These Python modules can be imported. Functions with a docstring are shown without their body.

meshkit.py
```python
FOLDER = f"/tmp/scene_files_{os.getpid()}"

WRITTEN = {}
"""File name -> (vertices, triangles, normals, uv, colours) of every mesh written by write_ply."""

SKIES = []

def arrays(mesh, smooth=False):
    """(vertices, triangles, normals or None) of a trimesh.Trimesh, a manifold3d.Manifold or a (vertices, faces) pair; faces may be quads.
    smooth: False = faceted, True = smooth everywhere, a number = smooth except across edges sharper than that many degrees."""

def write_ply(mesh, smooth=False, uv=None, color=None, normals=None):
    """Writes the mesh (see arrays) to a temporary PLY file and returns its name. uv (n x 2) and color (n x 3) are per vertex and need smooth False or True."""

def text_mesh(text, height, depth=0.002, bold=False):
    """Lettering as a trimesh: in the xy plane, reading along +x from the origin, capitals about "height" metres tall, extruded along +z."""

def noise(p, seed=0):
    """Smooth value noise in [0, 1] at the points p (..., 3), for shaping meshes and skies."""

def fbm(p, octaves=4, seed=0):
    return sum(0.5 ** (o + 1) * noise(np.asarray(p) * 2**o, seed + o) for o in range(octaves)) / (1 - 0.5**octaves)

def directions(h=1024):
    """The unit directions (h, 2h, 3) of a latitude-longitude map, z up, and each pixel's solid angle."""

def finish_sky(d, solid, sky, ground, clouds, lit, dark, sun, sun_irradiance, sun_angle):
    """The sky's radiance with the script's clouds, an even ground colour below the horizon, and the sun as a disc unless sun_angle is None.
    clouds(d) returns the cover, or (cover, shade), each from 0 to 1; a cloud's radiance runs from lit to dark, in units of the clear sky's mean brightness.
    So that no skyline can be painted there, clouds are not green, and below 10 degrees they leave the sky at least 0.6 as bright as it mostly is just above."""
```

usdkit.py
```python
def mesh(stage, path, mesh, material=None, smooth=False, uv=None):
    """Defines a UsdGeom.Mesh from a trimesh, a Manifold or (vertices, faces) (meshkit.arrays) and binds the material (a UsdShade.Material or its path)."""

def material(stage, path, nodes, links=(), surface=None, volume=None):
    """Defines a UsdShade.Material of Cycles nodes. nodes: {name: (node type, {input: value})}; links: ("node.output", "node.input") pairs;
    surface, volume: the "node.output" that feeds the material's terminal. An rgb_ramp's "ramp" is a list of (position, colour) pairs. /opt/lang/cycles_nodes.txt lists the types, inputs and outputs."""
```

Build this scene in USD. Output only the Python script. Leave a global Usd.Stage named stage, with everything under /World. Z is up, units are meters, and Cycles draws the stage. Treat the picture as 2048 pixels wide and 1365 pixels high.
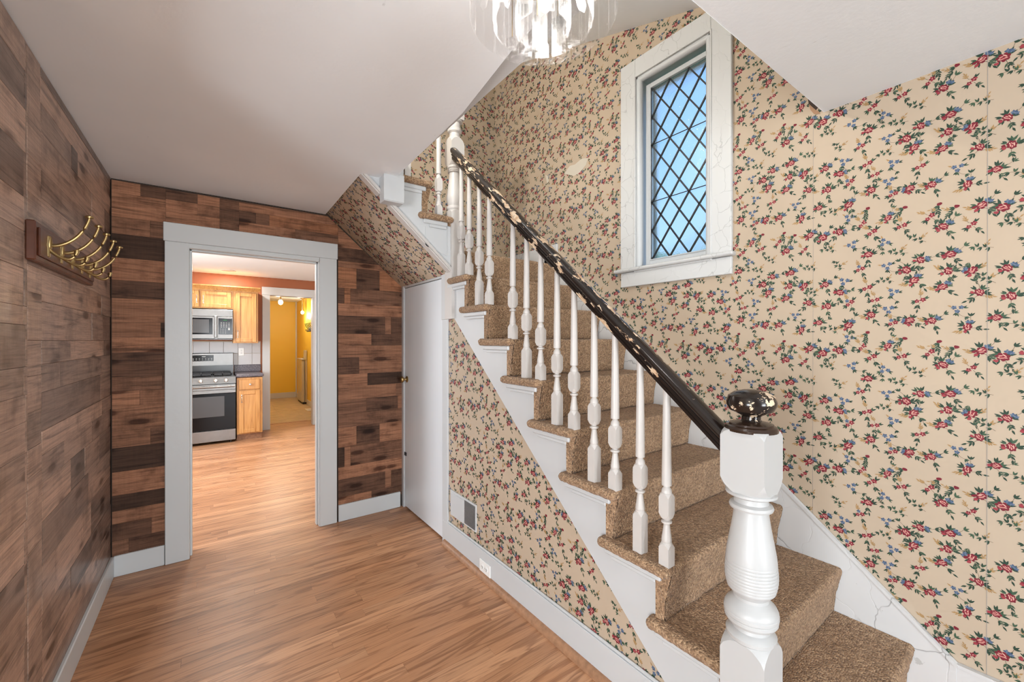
import math, random
import numpy as np, trimesh, shapely, usdkit, meshkit
import manifold3d as m3
from shapely.geometry import Polygon, box as sbox, LineString, Point
from shapely import affinity
from pxr import Usd, UsdGeom, UsdLux, Sdf, Gf, UsdShade, Vt

stage = Usd.Stage.CreateInMemory()
UsdGeom.SetStageUpAxis(stage, UsdGeom.Tokens.z); UsdGeom.SetStageMetersPerUnit(stage, 1.0)
UsdGeom.Xform.Define(stage, '/World'); UsdGeom.Scope.Define(stage, '/World/Looks')
R = random.Random(7)

# ------------------------------------------------------------------ camera
YAW, PITCH, FPX, CAMH = 0.63216, -0.0016, 818.77, 1.41
cam = UsdGeom.Camera.Define(stage, '/World/camera')
cam.CreateHorizontalApertureAttr(36.0); cam.CreateVerticalApertureAttr(36.0 * 1365 / 2048)
cam.CreateFocalLengthAttr(36.0 * FPX / 2048); cam.CreateClippingRangeAttr((0.05, 500)); cam.CreateFStopAttr(0.0)
EXPOSURE = -0.32
cam.CreateExposureAttr(EXPOSURE)
_r = np.array([math.cos(YAW), -math.sin(YAW), 0]); _f = np.array([math.sin(YAW) * math.cos(PITCH), math.cos(YAW) * math.cos(PITCH), math.sin(PITCH)]); _u = np.cross(_r, _f)
cam.AddTransformOp().Set(Gf.Matrix4d(*_r, 0, *_u, 0, *(-_f), 0, 0, 0, CAMH, 1))

# ------------------------------------------------------------------ sky and lights
def light(kind, path, pos, inten, color=(1, 1, 1), rot=(0, 0, 0), **kw):
    l = getattr(UsdLux, kind).Define(stage, path); l.AddTranslateOp().Set(Gf.Vec3d(*pos))
    if any(rot): l.AddRotateXYZOp().Set(Gf.Vec3f(*rot))
    l.CreateIntensityAttr(inten); l.CreateColorAttr(Gf.Vec3f(*color)); l.CreateNormalizeAttr(True)
    for k, v in kw.items(): getattr(l, f'Create{k}Attr')(v)
    return l
sky = UsdLux.DomeLight.Define(stage, '/World/sky'); sky.CreateIntensityAttr(1.0)
usdkit.material(stage, '/World/Looks/sky_air', {'tc': ('texture_coordinate', {}), 'sep': ('separate_xyz', {}),
    'r': ('rgb_ramp', {'ramp': [(0, (.30, .30, .26)), (.495, (.30, .30, .26)), (.505, (.64, .76, .86)), (.57, (.44, .66, .90)), (.68, (.28, .52, .88)), (1, (.12, .32, .8))]}),
    'm': ('math', {'math_type': 'multiply_add', 'value2': .5, 'value3': .5}), 'b': ('background_shader', {'strength': 1.95})},
    [('tc.generated', 'sep.vector'), ('sep.z', 'm.value1'), ('m.value', 'r.fac'), ('r.color', 'b.color')], surface='b.background')
UsdShade.MaterialBindingAPI.Apply(sky.GetPrim()).Bind(UsdShade.Material.Get(stage, '/World/Looks/sky_air'))
# daylight through the openings behind the camera (front door glass, side window), in the kitchen's window and upstairs
light('RectLight', '/World/daylight_front_door', (.55, -3.85, 1.20), 58, (.91, .96, 1.0), (90, 0, 0), Width=1.3, Height=1.7)
light('RectLight', '/World/daylight_side_room_window', (-2.80, -0.55, 1.10), 68, (.92, .965, 1.0), (0, -90, 0), Width=1.7, Height=1.3)
light('RectLight', '/World/daylight_kitchen_window', (-1.72, 5.3, 1.5), 50, (.97, .98, 1.0), (0, -90, 0), Width=1.2, Height=1.8)
light('SphereLight', '/World/upstairs_bulb', (0.3, 1.9, 3.25), 24, (1, .96, .88), Radius=.05)
CH = (0.596, 0.6975)     # chandelier axis

# ------------------------------------------------------------------ helpers
_names = {}
def numbered(parent, name):
    k = (parent, name); n = _names.get(k, -1) + 1; _names[k] = n
    return f'{parent}/{name}' + (f'_{n:03d}' if n else '')
def tag(p, label=None, cat=None, group=None, kind=None):
    p = p.GetPrim() if hasattr(p, 'GetPrim') else p
    for k, v in (('label', label), ('category', cat), ('group', group), ('kind', kind)):
        if v: p.SetCustomDataByKey(k, v)
    return p
def arr(m):
    if isinstance(m, list):
        vs, fs, o = [], [], 0
        for q in m:
            v, f = arr(q); vs.append(v); fs.append(f + o); o += len(v)
        return np.vstack(vs), np.vstack(fs)
    v, f, _ = meshkit.arrays(m); return v, f
def obj(name, mesh, mat, parent='/World', smooth=30, label=None, cat=None, group=None, kind=None):
    path = numbered(str(parent if isinstance(parent, str) else parent.GetPath()), name)
    v, f = arr(mesh)
    p = usdkit.mesh(stage, path, (v, f), M[mat], smooth=smooth)
    return tag(p, label, cat, group, kind)
def struct(name, mesh, mat, parent='/World', **k): return obj(name, mesh, mat, parent, kind='structure' if parent == '/World' else None, **k)
def thing(name, label, cat, loc=(0, 0, 0), group=None, kind=None, rz=0):
    x = UsdGeom.Xform.Define(stage, numbered('/World', name)); x.AddTranslateOp().Set(Gf.Vec3d(*loc))
    if rz: x.AddRotateZOp().Set(rz)
    return tag(x, label, cat, group, kind)
def box(x0, x1, y0, y1, z0, z1, ch=0):
    x0, x1 = sorted((x0, x1)); y0, y1 = sorted((y0, y1)); z0, z1 = sorted((z0, z1))
    c = min(ch, .45 * min(x1 - x0, y1 - y0, z1 - z0))
    if c <= 0:
        m = trimesh.creation.box(bounds=[(x0, y0, z0), (x1, y1, z1)]); return np.array(m.vertices), np.array(m.faces)
    p = [(X + sx * a, Y + sy * b, Z + sz * d) for X, sx in ((x0, c), (x1, -c)) for Y, sy in ((y0, c), (y1, -c)) for Z, sz in ((z0, c), (z1, -c)) for a, b, d in ((0, 1, 1), (1, 0, 1), (1, 1, 0))]
    return arr(m3.Manifold.hull_points(np.array(p)))
def man(v, f): return m3.Manifold(m3.Mesh(np.asarray(v, np.float32), np.asarray(f, np.uint32)))
def mbox(*a): x0, x1, y0, y1, z0, z1 = a; return m3.Manifold.cube((x1 - x0, y1 - y0, z1 - z0)).translate((x0, y0, z0))
def lathe_m(prof, n=32):
    prof = [(max(r, 0), z) for r, z in prof]
    pts = [(0, prof[0][1])] + prof + [(0, prof[-1][1])]
    return m3.CrossSection([pts[::-1]] if Polygon(pts).exterior.is_ccw is False else [pts]).revolve(n)
def lathe(prof, n=32, c=(0, 0, 0), axis='z'):
    v, f = arr(lathe_m(prof, n)); 
    if axis == 'x': v = v[:, [2, 0, 1]]
    if axis == '-y': v = np.stack([v[:, 0], -v[:, 2], v[:, 1]], 1)
    return v + np.array(c), f
def mv(m, d=(0, 0, 0)): v, f = arr(m); return v + np.array(d), f
def prism(poly, frame, depth):
    """shapely polygon or points extruded; frame = (origin, u, v, w)"""
    g = poly if isinstance(poly, shapely.geometry.base.BaseGeometry) else Polygon(poly)
    out = []
    for q in getattr(g, 'geoms', [g]):
        if q.is_empty or q.area < 1e-8: continue
        m = trimesh.creation.extrude_polygon(shapely.geometry.polygon.orient(q), depth, engine='earcut')
        v = np.array(m.vertices); o, a, b, w = [np.array(t, float) for t in frame]
        f = np.array(m.faces)
        if np.dot(np.cross(a, b), w) < 0: f = f[:, ::-1]
        out.append((o + v[:, :1] * a + v[:, 1:2] * b + v[:, 2:] * w, f))
    return out
FX = ((0, 0, 0), (0, 1, 0), (0, 0, 1), (1, 0, 0))      # polygon in (y,z), extruded +x
def frx(x): return ((x, 0, 0), (0, 1, 0), (0, 0, 1), (1, 0, 0))
def fry(y): return ((0, y, 0), (1, 0, 0), (0, 0, 1), (0, 1, 0))
def frz(z): return ((0, 0, z), (1, 0, 0), (0, 1, 0), (0, 0, 1))
def tube(pts, r, n=8):
    p = np.asarray(pts, float); r = np.broadcast_to(r, (len(p),)).astype(float)
    t = np.gradient(p, axis=0); t /= np.linalg.norm(t, axis=1, keepdims=True)
    a = np.cross(t, np.where(np.abs(t[:, 2:]) < .9, [0, 0, 1.], [1., 0, 0])); a /= np.linalg.norm(a, axis=1, keepdims=True); b = np.cross(t, a)
    g = np.arange(n) * 2 * np.pi / n
    v = (p[:, None] + r[:, None, None] * (np.cos(g)[None, :, None] * a[:, None] + np.sin(g)[None, :, None] * b[:, None])).reshape(-1, 3)
    f = []
    for i in range(len(p) - 1):
        for j in range(n):
            q = [i * n + j, i * n + (j + 1) % n, (i + 1) * n + (j + 1) % n, (i + 1) * n + j]; f += [[q[0], q[1], q[2]], [q[0], q[2], q[3]]]
    k = len(v); v = np.vstack([v, p[0], p[-1]])
    for j in range(n): f += [[k, (j + 1) % n, j], [k + 1, k - n + j, k - n + (j + 1) % n]]
    return v, np.array(f)
def curve(pts, n=16):
    from scipy.interpolate import CubicSpline
    p = np.asarray(pts, float); return CubicSpline(np.linspace(0, 1, len(p)), p)(np.linspace(0, 1, n))
def ball(c, r, s=(1, 1, 1), sub=2):
    m = trimesh.creation.icosphere(sub, r); return np.array(m.vertices) * np.array(s) + np.array(c), np.array(m.faces)

# ------------------------------------------------------------------ materials
M = {}
def mat(name, nodes, links, surface='p.BSDF'):
    M[name] = usdkit.material(stage, '/World/Looks/' + name, nodes, links, surface=surface)
def plain(name, color, rough=.5, metallic=0, spec=.5, bump=0, scale=60, coat=0, var=0):
    n = {'p': ('principled_bsdf', {'base_color': color, 'roughness': rough, 'metallic': metallic, 'specular_ior_level': spec, 'coat_weight': coat})}; l = []
    if bump or var:
        n['tc'] = ('texture_coordinate', {}); n['n'] = ('noise_texture', {'scale': scale, 'detail': 4}); l += [('tc.object', 'n.vector')]
    if bump:
        n['b'] = ('bump', {'strength': bump, 'distance': .004}); l += [('n.fac', 'b.height'), ('b.normal', 'p.normal')]
    if var:
        n['r'] = ('rgb_ramp', {'ramp': [(.3, tuple(c * (1 - var) for c in color)), (.7, tuple(min(1, c * (1 + var)) for c in color))]}); l += [('n.fac', 'r.fac'), ('r.color', 'p.base_color')]
    mat(name, n, l)
def emit(name, color, s): mat(name, {'e': ('emission', {'color': color, 'strength': s})}, [], 'e.emission')

plain('white_paint', (.56, .575, .585), .38, bump=.25, scale=9)
plain('newel_paint', (.50, .50, .497), .38, bump=.25, scale=9); plain('trim_paint', (.66, .69, .70), .35, bump=.35, scale=14)
plain('warm_white', (.57, .54, .515), .38, bump=.2, scale=25)
plain('door_paint', (.74, .775, .81), .33, bump=.2, scale=6)
def cracked(name, color, scale, dark=.55, rough=.45, wid=.012, chips=0):
    n = {'tc': ('texture_coordinate', {}), 'w': ('noise_texture', {'scale': 7, 'detail': 3}), 'mx': ('mix_vector', {'fac': .10}), 'mp': ('mapping', {'scale': (1, 1, .7)}),
         'v': ('voronoi_texture', {'feature': 'distance_to_edge', 'scale': scale}), 'r': ('rgb_ramp', {'ramp': [(0, (dark,) * 3), (wid, (.9,) * 3), (wid * 2, (1,) * 3)]}),
         'k': ('noise_texture', {'scale': 3.3, 'detail': 1}), 'kr': ('rgb_ramp', {'ramp': [(.47, (0,) * 3), (.53, (1,) * 3)]}),
         'm': ('mix_color', {'blend_type': 'multiply', 'fac': 1., 'a': color}), 'b': ('bump', {'strength': .4, 'distance': .003}),
         'p': ('principled_bsdf', {'roughness': rough})}
    l = [('tc.object', 'mp.vector'), ('tc.object', 'w.vector'), ('mp.vector', 'mx.a'), ('w.color', 'mx.b'), ('mx.result', 'v.vector'), ('v.distance', 'r.fac'), ('tc.object', 'k.vector'), ('k.fac', 'kr.fac'),
         ('kr.color', 'm.fac'), ('r.color', 'm.b'), ('r.color', 'b.height'), ('b.normal', 'p.normal')]
    if chips:
        n['c'] = ('noise_texture', {'scale': 9, 'detail': 5, 'roughness': .6}); n['cr'] = ('rgb_ramp', {'ramp': [(.66, (0,) * 3), (.672, (1,) * 3)]}); n['cm'] = ('mix_color', {'b': (.45, .45, .44)})
        l += [('tc.object', 'c.vector'), ('c.fac', 'cr.fac'), ('cr.color', 'cm.fac'), ('m.result', 'cm.a'), ('cm.result', 'p.base_color')]
    else: l += [('m.result', 'p.base_color')]
    mat(name, n, l)
cracked('cracked_paint', (.60, .605, .60), 13, .66, wid=.009)
cracked('skirt_paint', (.60, .60, .60), 7, .45, chips=1)
def plaster(name, color, crack=1):
    mat(name, {'tc': ('texture_coordinate', {}), 'n': ('noise_texture', {'scale': 3, 'detail': 5}), 'n2': ('noise_texture', {'scale': 60, 'detail': 3}),
               'mp': ('mapping', {'scale': (9, 2.2, 4), 'rotation': (0, 0, .6)}), 's': ('noise_texture', {'scale': 2.2, 'detail': 4, 'roughness': .7}), 'sr': ('rgb_ramp', {'ramp': [(.715, (1,) * 3), (.76, (.62, .61, .60))]}),
               'r': ('rgb_ramp', {'ramp': [(.3, tuple(c * .965 for c in color)), (.7, color)]}), 'm': ('mix_color', {'blend_type': 'multiply', 'fac': .55}),
               'b': ('bump', {'strength': .12, 'distance': .004}), 'p': ('principled_bsdf', {'roughness': .75, 'specular_ior_level': .25})},
        [('tc.object', 'n.vector'), ('tc.object', 'n2.vector'), ('tc.object', 'mp.vector'), ('mp.vector', 's.vector'), ('s.fac', 'sr.fac'), ('n.fac', 'r.fac'), ('r.color', 'm.a'), ('sr.color', 'm.b'), ('m.result', 'p.base_color'), ('n2.fac', 'b.height'), ('b.normal', 'p.normal')])
plaster('ceiling_plaster', (.84, .87, .90))
plain('kitchen_ceiling', (.84, .86, .87), .9)
plain('cream_paper', (.49, .39, .29), .62, spec=.3, var=.03, scale=2)
plain('red_brown_wall', (.34, .115, .05), .6)
plain('yellow_wall', (.80, .50, .055), .5)
plain('upper_wall', (.7, .66, .58), .8)
plain('dark_gap', (.05, .035, .027), .9)
def plank(name, tone, axis, sat=1.0, rough=.42, spec=.45):
    """rough-sawn plank: grain along axis, saw marks across, stains"""
    sc = {'x': (1.5, 24, 30), 'y': (24, 1.5, 30), 'z': (24, 24, 1.5)}[axis]
    sw = {'x': (130, 3, 5), 'y': (3, 130, 5), 'z': (3, 3, 130)}[axis]
    t = np.array(tone)
    mat(name, {'tc': ('texture_coordinate', {}), 'oi': ('object_info', {}), 'k': ('math', {'math_type': 'multiply', 'value2': 41.0}), 'cb': ('combine_xyz', {}), 'ad': ('vector_math', {'math_type': 'add'}),
               'mp': ('mapping', {'scale': sc}), 'n': ('noise_texture', {'scale': 1.0, 'detail': 7, 'roughness': .62, 'distortion': 1.9}),
               'r': ('rgb_ramp', {'ramp': [(.30, tuple(t * .36)), (.43, tuple(t * .85)), (.56, tuple(t * 1.1)), (.75, tuple(t * 1.35))]}),
               'mp2': ('mapping', {'scale': sw}), 's': ('noise_texture', {'scale': 1.0, 'detail': 3}), 'sr': ('rgb_ramp', {'ramp': [(.35, (.78,) * 3), (.62, (1.12,) * 3)]}), 'm': ('mix_color', {'blend_type': 'multiply', 'fac': .28, 'use_clamp_result': False}),
               'st': ('noise_texture', {'scale': 5.5, 'detail': 5, 'roughness': .65}), 'str': ('rgb_ramp', {'ramp': [(.33, (.45, .43, .42)), (.5, (1,) * 3)]}), 'm2': ('mix_color', {'blend_type': 'multiply', 'fac': .8}),
               'b': ('bump', {'strength': .18, 'distance': .002}), 'kn': ('voronoi_texture', {'scale': 1.0, 'randomness': 1.0}), 'mk': ('mapping', {'scale': {'x': (3.2, 1, 9.5), 'y': (1, 3.2, 9.5), 'z': (9, 9, 3)}[axis]}), 'kr': ('rgb_ramp', {'ramp': [(.0, (.12, .09, .08)), (.15, (.28, .22, .19)), (.20, (.75,) * 3), (.30, (1,) * 3)]}), 'm3': ('mix_color', {'blend_type': 'multiply', 'fac': .9}),
               'mf': ('mapping', {'scale': {'x': (7, 60, 210), 'y': (60, 7, 210), 'z': (210, 60, 7)}[axis]}), 'fb': ('noise_texture', {'scale': 1.0, 'detail': 4, 'roughness': .7}), 'fbr': ('rgb_ramp', {'ramp': [(.33, (.55, .52, .50)), (.52, (1,) * 3)]}), 'm4': ('mix_color', {'blend_type': 'multiply', 'fac': .75}),
               'p': ('principled_bsdf', {'roughness': rough, 'specular_ior_level': spec})},
        [('ad.vector', 'mk.vector'), ('mk.vector', 'kn.vector'), ('kn.distance', 'kr.fac'), ('m2.result', 'm3.a'), ('kr.color', 'm3.b'), ('ad.vector', 'mf.vector'), ('mf.vector', 'fb.vector'), ('fb.fac', 'fbr.fac'), ('m3.result', 'm4.a'), ('fbr.color', 'm4.b'),
         ('tc.object', 'ad.vector1'), ('oi.random', 'k.value1'), ('k.value', 'cb.x'), ('k.value', 'cb.y'), ('k.value', 'cb.z'), ('cb.vector', 'ad.vector2'), ('ad.vector', 'mp.vector'), ('mp.vector', 'n.vector'), ('n.fac', 'r.fac'),
         ('ad.vector', 'mp2.vector'), ('mp2.vector', 's.vector'), ('s.fac', 'sr.fac'), ('r.color', 'm.a'), ('sr.color', 'm.b'), ('ad.vector', 'st.vector'), ('st.fac', 'str.fac'), ('m.result', 'm2.a'), ('str.color', 'm2.b'),
         ('m4.result', 'p.base_color'), ('n.fac', 'b.height'), ('b.normal', 'p.normal')])
TB = [(.058, .034, .023), (.115, .065, .043), (.18, .10, .064), (.25, .135, .083), (.31, .165, .10), (.31, .153, .083)]
for i, t in enumerate(TB): t = tuple(np.array(t) * (1.28, 1.14, 1.06)); plank(f'reclaimed_wood_{i}', t, 'x', rough=.62, spec=.2)
TL = [(.11, .079, .065), (.18, .13, .106), (.255, .182, .144), (.31, .216, .167), (.38, .262, .20), (.36, .235, .168)]
for i, t in enumerate(TL): t = tuple(np.array(t) * (1.30, 1.28, 1.28)); plank(f'panel_wood_{i}', t, 'y', rough=.34)
def oak(name, tone, rnd):
    t = np.array(tone)
    mat(name, {'tc': ('texture_coordinate', {}), 'oi': ('object_info', {}), 'g': ('geometry', {}), 'k': ('math', {'math_type': 'multiply', 'value2': 57.0}), 'cb': ('combine_xyz', {}), 'ad': ('vector_math', {'math_type': 'add'}),
               'mp': ('mapping', {'scale': (1.1, 15, 1)}), 'n': ('noise_texture', {'scale': 1.0, 'detail': 3, 'roughness': .5, 'distortion': .7}),
               'w': ('math', {'math_type': 'multiply', 'value2': 34.0}), 'sn': ('math', {'math_type': 'sine'}), 'wr': ('rgb_ramp', {'ramp': [(0, (.52, .45, .41)), (.32, (.93, .92, .91)), (1, (1.0,) * 3)]}), 'ab': ('math', {'math_type': 'multiply_add', 'value2': .5, 'value3': .5}),
               'mp2': ('mapping', {'scale': (5, 190, 1)}), 'f': ('noise_texture', {'scale': 1.0, 'detail': 4, 'roughness': .7}), 'fr': ('rgb_ramp', {'ramp': [(.32, (.66, .60, .55)), (.5, (1,) * 3)]}),
               'm': ('mix_color', {'blend_type': 'multiply', 'fac': .75}), 'm2': ('mix_color', {'blend_type': 'multiply', 'fac': .8}), 'tr': ('rgb_ramp', {'ramp': [(0, tuple(t * .90)), (.5, tuple(t)), (1, tuple(np.minimum(t * 1.09, 1)))]}),
               'p': ('principled_bsdf', {'roughness': .36, 'specular_ior_level': .4})},
        [('tc.object', 'ad.vector1'), (rnd, 'k.value1'), ('k.value', 'cb.x'), ('k.value', 'cb.y'), ('cb.vector', 'ad.vector2'), ('ad.vector', 'mp.vector'), ('mp.vector', 'n.vector'), ('n.fac', 'w.value1'), ('w.value', 'sn.value1'), ('sn.value', 'ab.value1'), ('ab.value', 'wr.fac'),
         ('ad.vector', 'mp2.vector'), ('mp2.vector', 'f.vector'), ('f.fac', 'fr.fac'), (rnd, 'tr.fac'), ('tr.color', 'm.a'), ('wr.color', 'm.b'), ('m.result', 'm2.a'), ('fr.color', 'm2.b'), ('m2.result', 'p.base_color')])
for i, t in enumerate([(.52, .265, .138), (.59, .31, .165), (.64, .345, .188), (.56, .285, .148)]): oak(f'oak_{i}', t, 'oi.random')
oak('oak_strips', (.62, .335, .18), 'g.random_per_island')
plain('oak_shoe', (.36, .19, .105), .45, bump=.2, scale=40, var=.2)
mat('carpet', {'tc': ('texture_coordinate', {}), 'v': ('voronoi_texture', {'scale': 155, 'randomness': .75}), 'sp': ('separate_color', {}),
               'r': ('rgb_ramp', {'ramp': [(0, (.21, .128, .075)), (.3, (.29, .182, .110)), (.7, (.40, .258, .156)), (1, (.50, .34, .215))]}),
               'n': ('noise_texture', {'scale': 5, 'detail': 3}), 'nr': ('rgb_ramp', {'ramp': [(.3, (.86, .84, .80)), (.7, (1.06, 1.05, 1.03))]}), 'm': ('mix_color', {'blend_type': 'multiply', 'fac': 1., 'use_clamp_result': False}),
               'i': ('invert', {}), 'b': ('bump', {'strength': 1.0, 'distance': .005}), 'p': ('principled_bsdf', {'roughness': .95, 'specular_ior_level': .1, 'sheen_weight': .15})},
    [('tc.object', 'v.vector'), ('v.color', 'sp.color'), ('sp.r', 'r.fac'), ('tc.object', 'n.vector'), ('n.fac', 'nr.fac'), ('r.color', 'm.a'), ('nr.color', 'm.b'), ('m.result', 'p.base_color'), ('v.distance', 'i.color'), ('i.color', 'b.height'), ('b.normal', 'p.normal')])
def chipped(name, lo, scale=(34, 9, 20), rot=0.0, fade=0.0):
    mat(name, {'tc': ('texture_coordinate', {}), 'mp': ('mapping', {'mapping_type': 'texture', 'rotation': (rot, 0, 0), 'scale': tuple(1 / q for q in scale)}), 'n': ('noise_texture', {'scale': 1.0, 'detail': 7, 'roughness': .65}), 'r': ('rgb_ramp', {'ramp': [(lo, (0,) * 3), (lo + .006, (1,) * 3)]}),
               'sp': ('separate_xyz', {}), 'mr': ('map_range', {'from_min': .70, 'from_max': .98, 'to_min': -fade, 'to_max': 0.0, 'clamp': True}), 'fa': ('math', {'math_type': 'add'}), 'c': ('noise_texture', {'scale': 30, 'detail': 3}), 'cr': ('rgb_ramp', {'ramp': [(.3, (.50, .30, .16)), (.6, (.72, .56, .40))]}), 'm': ('mix_color', {'a': (.016, .011, .009)}), 'rr': ('rgb_ramp', {'ramp': [(0, (.16,) * 3), (1, (.6,) * 3)]}), 'i': ('invert', {}),
               'b': ('bump', {'strength': .5, 'distance': .002}), 'p': ('principled_bsdf', {})},
        [('tc.object', 'mp.vector'), ('mp.vector', 'n.vector'), ('tc.object', 'sp.vector'), ('sp.y', 'mr.value'), ('n.fac', 'fa.value1'), ('mr.result', 'fa.value2'), ('fa.value', 'r.fac'), ('tc.object', 'c.vector'), ('c.fac', 'cr.fac'), ('cr.color', 'm.b'), ('r.color', 'm.fac'), ('m.result', 'p.base_color'), ('r.color', 'rr.fac'), ('rr.color', 'p.roughness'), ('r.color', 'i.color'), ('i.color', 'b.height'), ('b.normal', 'p.normal')])
chipped('chipped_varnish', .55, (30, 9, 30), math.atan(.872), .14); chipped('chipped_knob', .565, (26, 26, 30))
plain('dark_varnish', (.03, .016, .010), .2)
plain('brass', (.46, .33, .15), .34, 1, bump=.05); plain('pan_bronze', (.03, .024, .016), .6); plain('chrome', (.75, .74, .72), .15, 1); plain('rosewood', (.11, .035, .017), .3, var=.25, scale=18, bump=.05)
plain('black_iron', (.02, .02, .022), .4); plain('lead_came', (.012, .012, .014), .45); plain('steel', (.25, .247, .243), .34, 1, var=.05, scale=12); plain('black_glass', (.005, .005, .006), .12, spec=.2)
plain('oven_window', (.075, .075, .078), .15, spec=.25); plain('black_enamel', (.012, .012, .013), .2); plain('grey_print', (.55, .55, .55), .5); plain('grey_metal', (.22, .22, .22), .5, .6)
plain('outlet_plastic', (.82, .82, .80), .3); plain('slot_black', (.02, .02, .02), .6); plain('washer_enamel', (.55, .46, .31), .2)
plain('floor_vent_metal', (.75, .70, .6), .5); plain('torn_tan', (.38, .22, .13), .8); plain('bare_plaster', (.58, .53, .44), .8); plain('grey_gap', (.30, .28, .26), .8)
mat('cabinet_oak', {'tc': ('texture_coordinate', {}), 'mp': ('mapping', {'scale': (26, 26, 2.2)}), 'n': ('noise_texture', {'scale': 1.2, 'detail': 6, 'distortion': .8}), 'r': ('rgb_ramp', {'ramp': [(.3, (.44, .20, .055)), (.5, (.58, .29, .09)), (.7, (.64, .35, .12))]}), 'p': ('principled_bsdf', {'roughness': .32})},
    [('tc.object', 'mp.vector'), ('mp.vector', 'n.vector'), ('n.fac', 'r.fac'), ('r.color', 'p.base_color')])
mat('countertop_laminate', {'tc': ('texture_coordinate', {}), 'v': ('noise_texture', {'scale': 220, 'detail': 2}), 'r': ('rgb_ramp', {'ramp': [(.38, (.035, .035, .05)), (.5, (.09, .08, .10)), (.64, (.22, .19, .20))]}), 'p': ('principled_bsdf', {'roughness': .35})},
    [('tc.object', 'v.vector'), ('v.fac', 'r.fac'), ('r.color', 'p.base_color')])
plain('wall_tile', (.50, .49, .50), .3, var=.05, scale=3); plain('floor_tile', (.46, .33, .19), .4, var=.16, scale=7); plain('grout', (.55, .45, .33), .8)
mat('window_glass', {'tc': ('texture_coordinate', {}), 'n': ('noise_texture', {'scale': 95, 'detail': 2}), 'b': ('bump', {'strength': .55, 'distance': .004}),
    'rf': ('refraction_bsdf', {'color': (.95, .97, .97), 'roughness': .16, 'IOR': 1.12}), 't': ('transparent_bsdf', {'color': (.95, .98, 1.0)}), 'm': ('mix_closure', {'fac': .72}), 'g': ('glossy_bsdf', {'roughness': .08}), 'fr': ('fresnel', {'IOR': 1.45}), 'm2': ('mix_closure', {})},
    [('tc.object', 'n.vector'), ('n.fac', 'b.height'), ('b.normal', 'rf.normal'), ('b.normal', 'g.normal'), ('t.BSDF', 'm.closure1'), ('rf.BSDF', 'm.closure2'), ('fr.fac', 'm2.fac'), ('m.closure', 'm2.closure1'), ('g.BSDF', 'm2.closure2')], 'm2.closure')
mat('crystal', {'tc': ('texture_coordinate', {}), 'n': ('noise_texture', {'scale': 120, 'detail': 4}), 'b': ('bump', {'strength': .9, 'distance': .004}), 'n2': ('noise_texture', {'scale': 34, 'detail': 3}), 'fr': ('rgb_ramp', {'ramp': [(.32, (.015,) * 3), (.62, (.07,) * 3)]}),
    't': ('transparent_bsdf', {'color': (.97, .97, .97)}), 'tl': ('translucent_bsdf', {'color': (.95, .94, .92)}), 'g': ('glossy_bsdf', {'roughness': .05, 'color': (.95,) * 3}), 'm': ('mix_closure', {}), 'm2': ('mix_closure', {'fac': .022})},
    [('tc.object', 'n.vector'), ('tc.object', 'n2.vector'), ('n2.fac', 'fr.fac'), ('fr.color', 'm.fac'), ('n.fac', 'b.height'), ('b.normal', 'g.normal'), ('t.BSDF', 'm.closure1'), ('tl.BSDF', 'm.closure2'), ('m.closure', 'm2.closure1'), ('g.BSDF', 'm2.closure2')], 'm2.closure')
emit('bulb_glow', (1, .95, .88), 5); emit('laundry_glow', (1, .86, .6), 8); emit('recessed_glow', (1, .93, .82), 5); emit('display_green', (.2, .9, .3), .5)
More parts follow.
